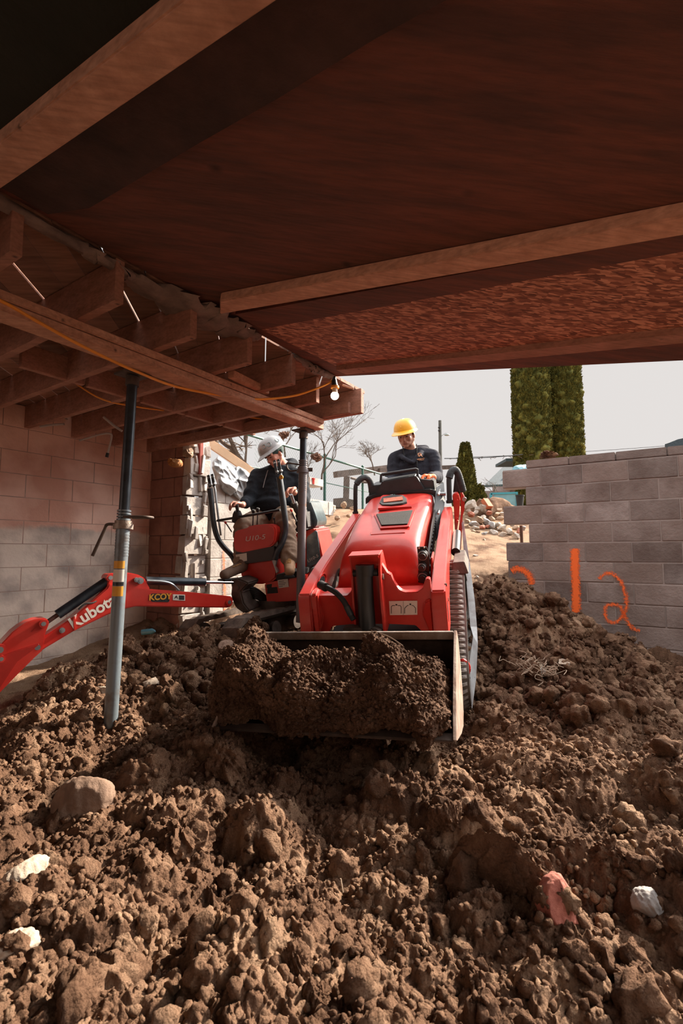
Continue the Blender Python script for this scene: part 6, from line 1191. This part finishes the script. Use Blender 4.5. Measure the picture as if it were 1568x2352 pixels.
for i, (px, py, sz, mi) in enumerate(spec):
    Y = 8.6 - (py - 1155) * .017; 
    if py > 1235: Y = gpix(px, py).y
    r = sz / FPX * Y * .85; R = Matrix.Rotation(rp_.uniform(-.6, .6), 3, 'Y') @ Matrix.Rotation(rp_.uniform(0, 3), 3, 'Z')
    o = rock(W(px, py, Y), (r * rp_.uniform(1.1, 1.5), r, r * rp_.uniform(.7, 1.0)), 'rubble_stone', rub[mi], 100 + i, sub=3, R=R, rough=.07, cuts=16, dmin=.42)
    band = min(4, max(0, (py - 1150) // 18)) if py <= 1235 else 5; inb = sorted(q[0] for q in spec if (min(4, max(0, (q[1] - 1150) // 18)) if q[1] <= 1235 else 5) == band); o_ = ['first', 'second', 'third', 'fourth', 'fifth', 'sixth', 'seventh', 'eighth', 'ninth', 'tenth', 'eleventh', 'twelfth', 'thirteenth'][inb.index(px)]
    tag(o, ['pale broken stone', 'grey concrete chunk', 'tan sandy stone', 'reddish brick fragment'][mi] + ', ' + o_ + ' from left in the ' + ['top row', 'upper row', 'middle row', 'lower row', 'bottom row', 'loose stones on the path below'][band] + (' of the rubble heap' if band < 5 else ' the rubble'), 'stone', 'rubble stones behind the loader')
rock(W(1130, 1200, 8.7), (.62, .5, .42), 'floor', SOIL, 7, rough=.2)['kind'] = 'structure'
mb = MB(); mb.bar(W(1112, 1148, 8.4), W(1124, 1166, 8.3), .12, .08); tag(mb.build('clay_pipe', mat('terracotta', (.50, .14, .06), .8)), 'terracotta coloured pipe sticking out of the rubble heap', 'pipe')
mb = MB(); mb.tube([W(1196, 1208, 5.55), W(1198, 1250, 5.5)], .018, 8); tag(mb.build('steel_rod', mat('rusty_rod', (.12, .06, .04), .9)), 'rusty rod standing in the gap of the right wall', 'rod')
for i, (px, py, sz, lb2) in enumerate([(757, 1172, 26, 'large pale boulder right of the stepped block column'), (790, 1160, 14, 'tan stone on the bank left of the loader'), (775, 1190, 11, 'brown clod under the pale boulder'), (808, 1168, 10, 'small tan stone beside the loader hose'), (800, 1185, 9, 'small clod on the bank behind the loader arm'), (770, 1215, 12, 'dark clod low on the bank right of the block column')]):
    Y = 7.3; r = sz / FPX * Y * .55; tag(rock(W(px, py, Y), (r * 1.2, r, r), 'boulder', [rub[0], rub[2], rub[2], rub[2], rub[2], SOIL][i], 300 + i, sub=4, rough=.3), lb2, 'stone')
# ------------------------------------------------------------------ stones and clods in the foreground
red_stone = mat('red_stone', (.46, .17, .12), .9, scale=14, col2=(.28, .085, .06), bump=.5); pale_st = mat('pale_stone', (.50, .42, .34), .9, scale=10, col2=(.32, .25, .19), bump=.4)
def gstone(px, py, r, name, m, label, seed, sink=.3, R=None, rough=.25, cuts=7, cat='stone', sub=5):
    p = gpix(px, py); r = r if isinstance(r, tuple) else (r, r, r); rough = min(rough, .11) if 'stone' in name else rough; o = rock(p + Vector((0, r[1] * .3, r[2] * (.5 - sink))), r, name, m, seed, R=R, rough=rough, cuts=cuts, sub=sub); return tag(o, label, cat)
gstone(1290, 2100, (.064, .052, .062), 'red_stone', red_stone, 'reddish brick-like stone at the lower right of the dirt', 401, cuts=9)
gstone(1160, 2060, (.045, .16, .10), 'soil_slab', SOIL, 'big upright slab of soil left of the red stone', 402, R=Matrix.Rotation(math.radians(42), 3, 'Z') @ Matrix.Rotation(-.35, 3, 'X'), cuts=10, cat='soil clod')
gstone(1240, 2020, .045, 'soil_clod', SOIL, 'rounded clod just above the red stone', 403, rough=.4, cat='soil clod')
gstone(1262, 2040, .032, 'soil_clod', SOIL, 'pale topped clod touching the upper left of the red stone', 404, rough=.4, cat='soil clod')
gstone(1500, 2095, (.04, .04, .035), 'grey_stone', rub[1], 'grey stone near the right edge, lower corner', 405)
gstone(520, 1775, (.10, .08, .10), 'soil_clod', SOIL, 'large dark clod with lit top, left below the bucket', 406, rough=.3, cat='soil clod')
gstone(190, 1860, (.11, .08, .09), 'boulder', mat('brown_rock', (.24, .15, .10), .85, scale=6, col2=(.13, .08, .055), bump=.4), 'large smooth brown rock in the left foreground', 407, rough=.12)
gstone(415, 1945, (.11, .09, .08), 'soil_clod', SOIL, 'big angular clod left of centre in the foreground', 408, rough=.35, cat='soil clod')
gstone(55, 2015, (.055, .035, .03), 'pale_stone', pale_st, 'flat pale stone at the left edge, middle foreground', 409, cuts=10)
gstone(18, 2195, (.05, .04, .03), 'pale_stone', pale_st, 'whitish stone in the bottom left corner area', 410, cuts=10)
gstone(518, 1492, (.085, .06, .06), 'pale_stone', mat('pinkish_stone', (.40, .27, .20), .9, var=.2, bump=.4), 'angular pinkish stone between excavator and bucket', 411, cuts=11, rough=.08)
gstone(345, 1575, (.07, .05, .045), 'pale_stone', pale_st, 'tan stone right of the tall prop foot', 412)
gstone(235, 1590, (.05, .04, .035), 'pale_stone', pale_st, 'small pale stone left of the tall prop foot', 413)
gstone(292, 1492, (.13, .08, .09), 'soil_clod', SOIL, 'rounded clod behind the tall prop below the boom', 414, cat='soil clod')
gstone(1300, 1530, (.06, .05, .045), 'pale_stone', pale_st, 'whitish stone on the right mound beside dry roots', 415)
gstone(1470, 1620, (.14, .10, .12), 'soil_clod', SOIL, 'large lit clod near the right edge on the mound', 416, rough=.35, cat='soil clod')
gstone(1560, 1500, (.14, .10, .10), 'soil_clod', SOIL, 'clod at the right edge against the block wall', 417, rough=.35, cat='soil clod')
gstone(1390, 1475, (.10, .07, .06), 'soil_clod', SOIL, 'clod at the foot of the right wall under the painted two', 418, rough=.3, cat='soil clod')
gstone(1415, 1990, .05, 'soil_clod', SOIL, 'clod in the shaded lower right slope', 419, rough=.4, cat='soil clod')
gstone(680, 2230, (.03, .03, .04), 'soil_clod', SOIL, 'pale lit clod at the bottom centre', 420, rough=.35, cat='soil clod')
gstone(732, 2310, (.035, .03, .03), 'soil_clod', SOIL, 'rounded clod at the bottom edge left of centre', 421, rough=.35, cat='soil clod')
gstone(1490, 2300, (.05, .05, .045), 'soil_clod', SOIL, 'sunlit clod in the bottom right corner', 422, rough=.4, cat='soil clod')
gstone(1030, 1890, (.06, .05, .06), 'soil_clod', SOIL, 'upright clod below the right end of the bucket', 423, rough=.35, cat='soil clod')
pc = gpix(505, 2140); tag(rock(pc + Vector((0, 0, .015)), (.014, .014, .026), 'pine_cone', mat('cone', (.45, .25, .13), .9, scale=60, var=.4, bump=1), 430, rough=.5, cuts=0), 'small tan cone-like lump in the lower left foreground', 'cone')
# dry roots and litter
def roots(px, py, label, n, sp, seed):
    rd = random.Random(seed); p = gpix(px, py) + Z * .02; t = thing('dry_roots', label, 'roots', p); mb = MB()
    for k in range(n):
        a = p + Vector((rd.uniform(-sp, sp), rd.uniform(-sp * .6, sp * .6), rd.uniform(-.01, .03))); P = [a]
        for j in range(5): P.append(P[-1] + Vector((rd.uniform(-.05, .05), rd.uniform(-.03, .03), rd.uniform(-.03, .035))))
        mb.tube(P, .0022, 5, smooth=3)
    tag(mb.build('root_fibres', mat('root', (.46, .36, .27), .9), t), kind='stuff')
roots(1225, 1548, 'tangle of pale dry roots and torn plastic on the right mound', 46, .11, 4)
tag(rock(gpix(1240, 1552) + Z * .03, (.05, .03, .022), 'plastic_scrap', mat('white_scrap', (.66, .62, .58), .6, bump=.5), 440, rough=.6), 'crumpled whitish plastic scrap in the dry roots', 'scrap')
mb = MB(); p = gpix(790, 2060); mb.tube([p + Vector((-.01, 0, .05)), p + Vector((.0, -.01, .0)), p + Vector((.01, -.02, -.04))], .002, 5); tag(mb.build('dry_twig', mat('root', (.46, .36, .27), .9)), 'thin pale twig in the centre foreground', 'twig')
mb = MB(); p = gpix(342, 1464); mb.tube([p + Vector((-.07, 0, .05)), p + Vector((.03, 0, .06)), p + Vector((.06, 0, .06))], [.028, .028, .01], 12); tag(mb.build('plastic_bottle', mat('blue_plastic', (.12, .36, .48), .25, coat=.5)), 'crushed blue plastic bottle on the dirt behind the tall prop', 'bottle')
mb = MB(); P = [lw(.22, -.30, .10), lw(.26, -.29, .075), lw(.31, -.28, .03)]; mb.tube(P, .003, 5, smooth=3); tag(mb.build('dry_twig', mat('root', (.46, .36, .27), .9)), 'short pale root sticking out of the bucket load', 'twig')
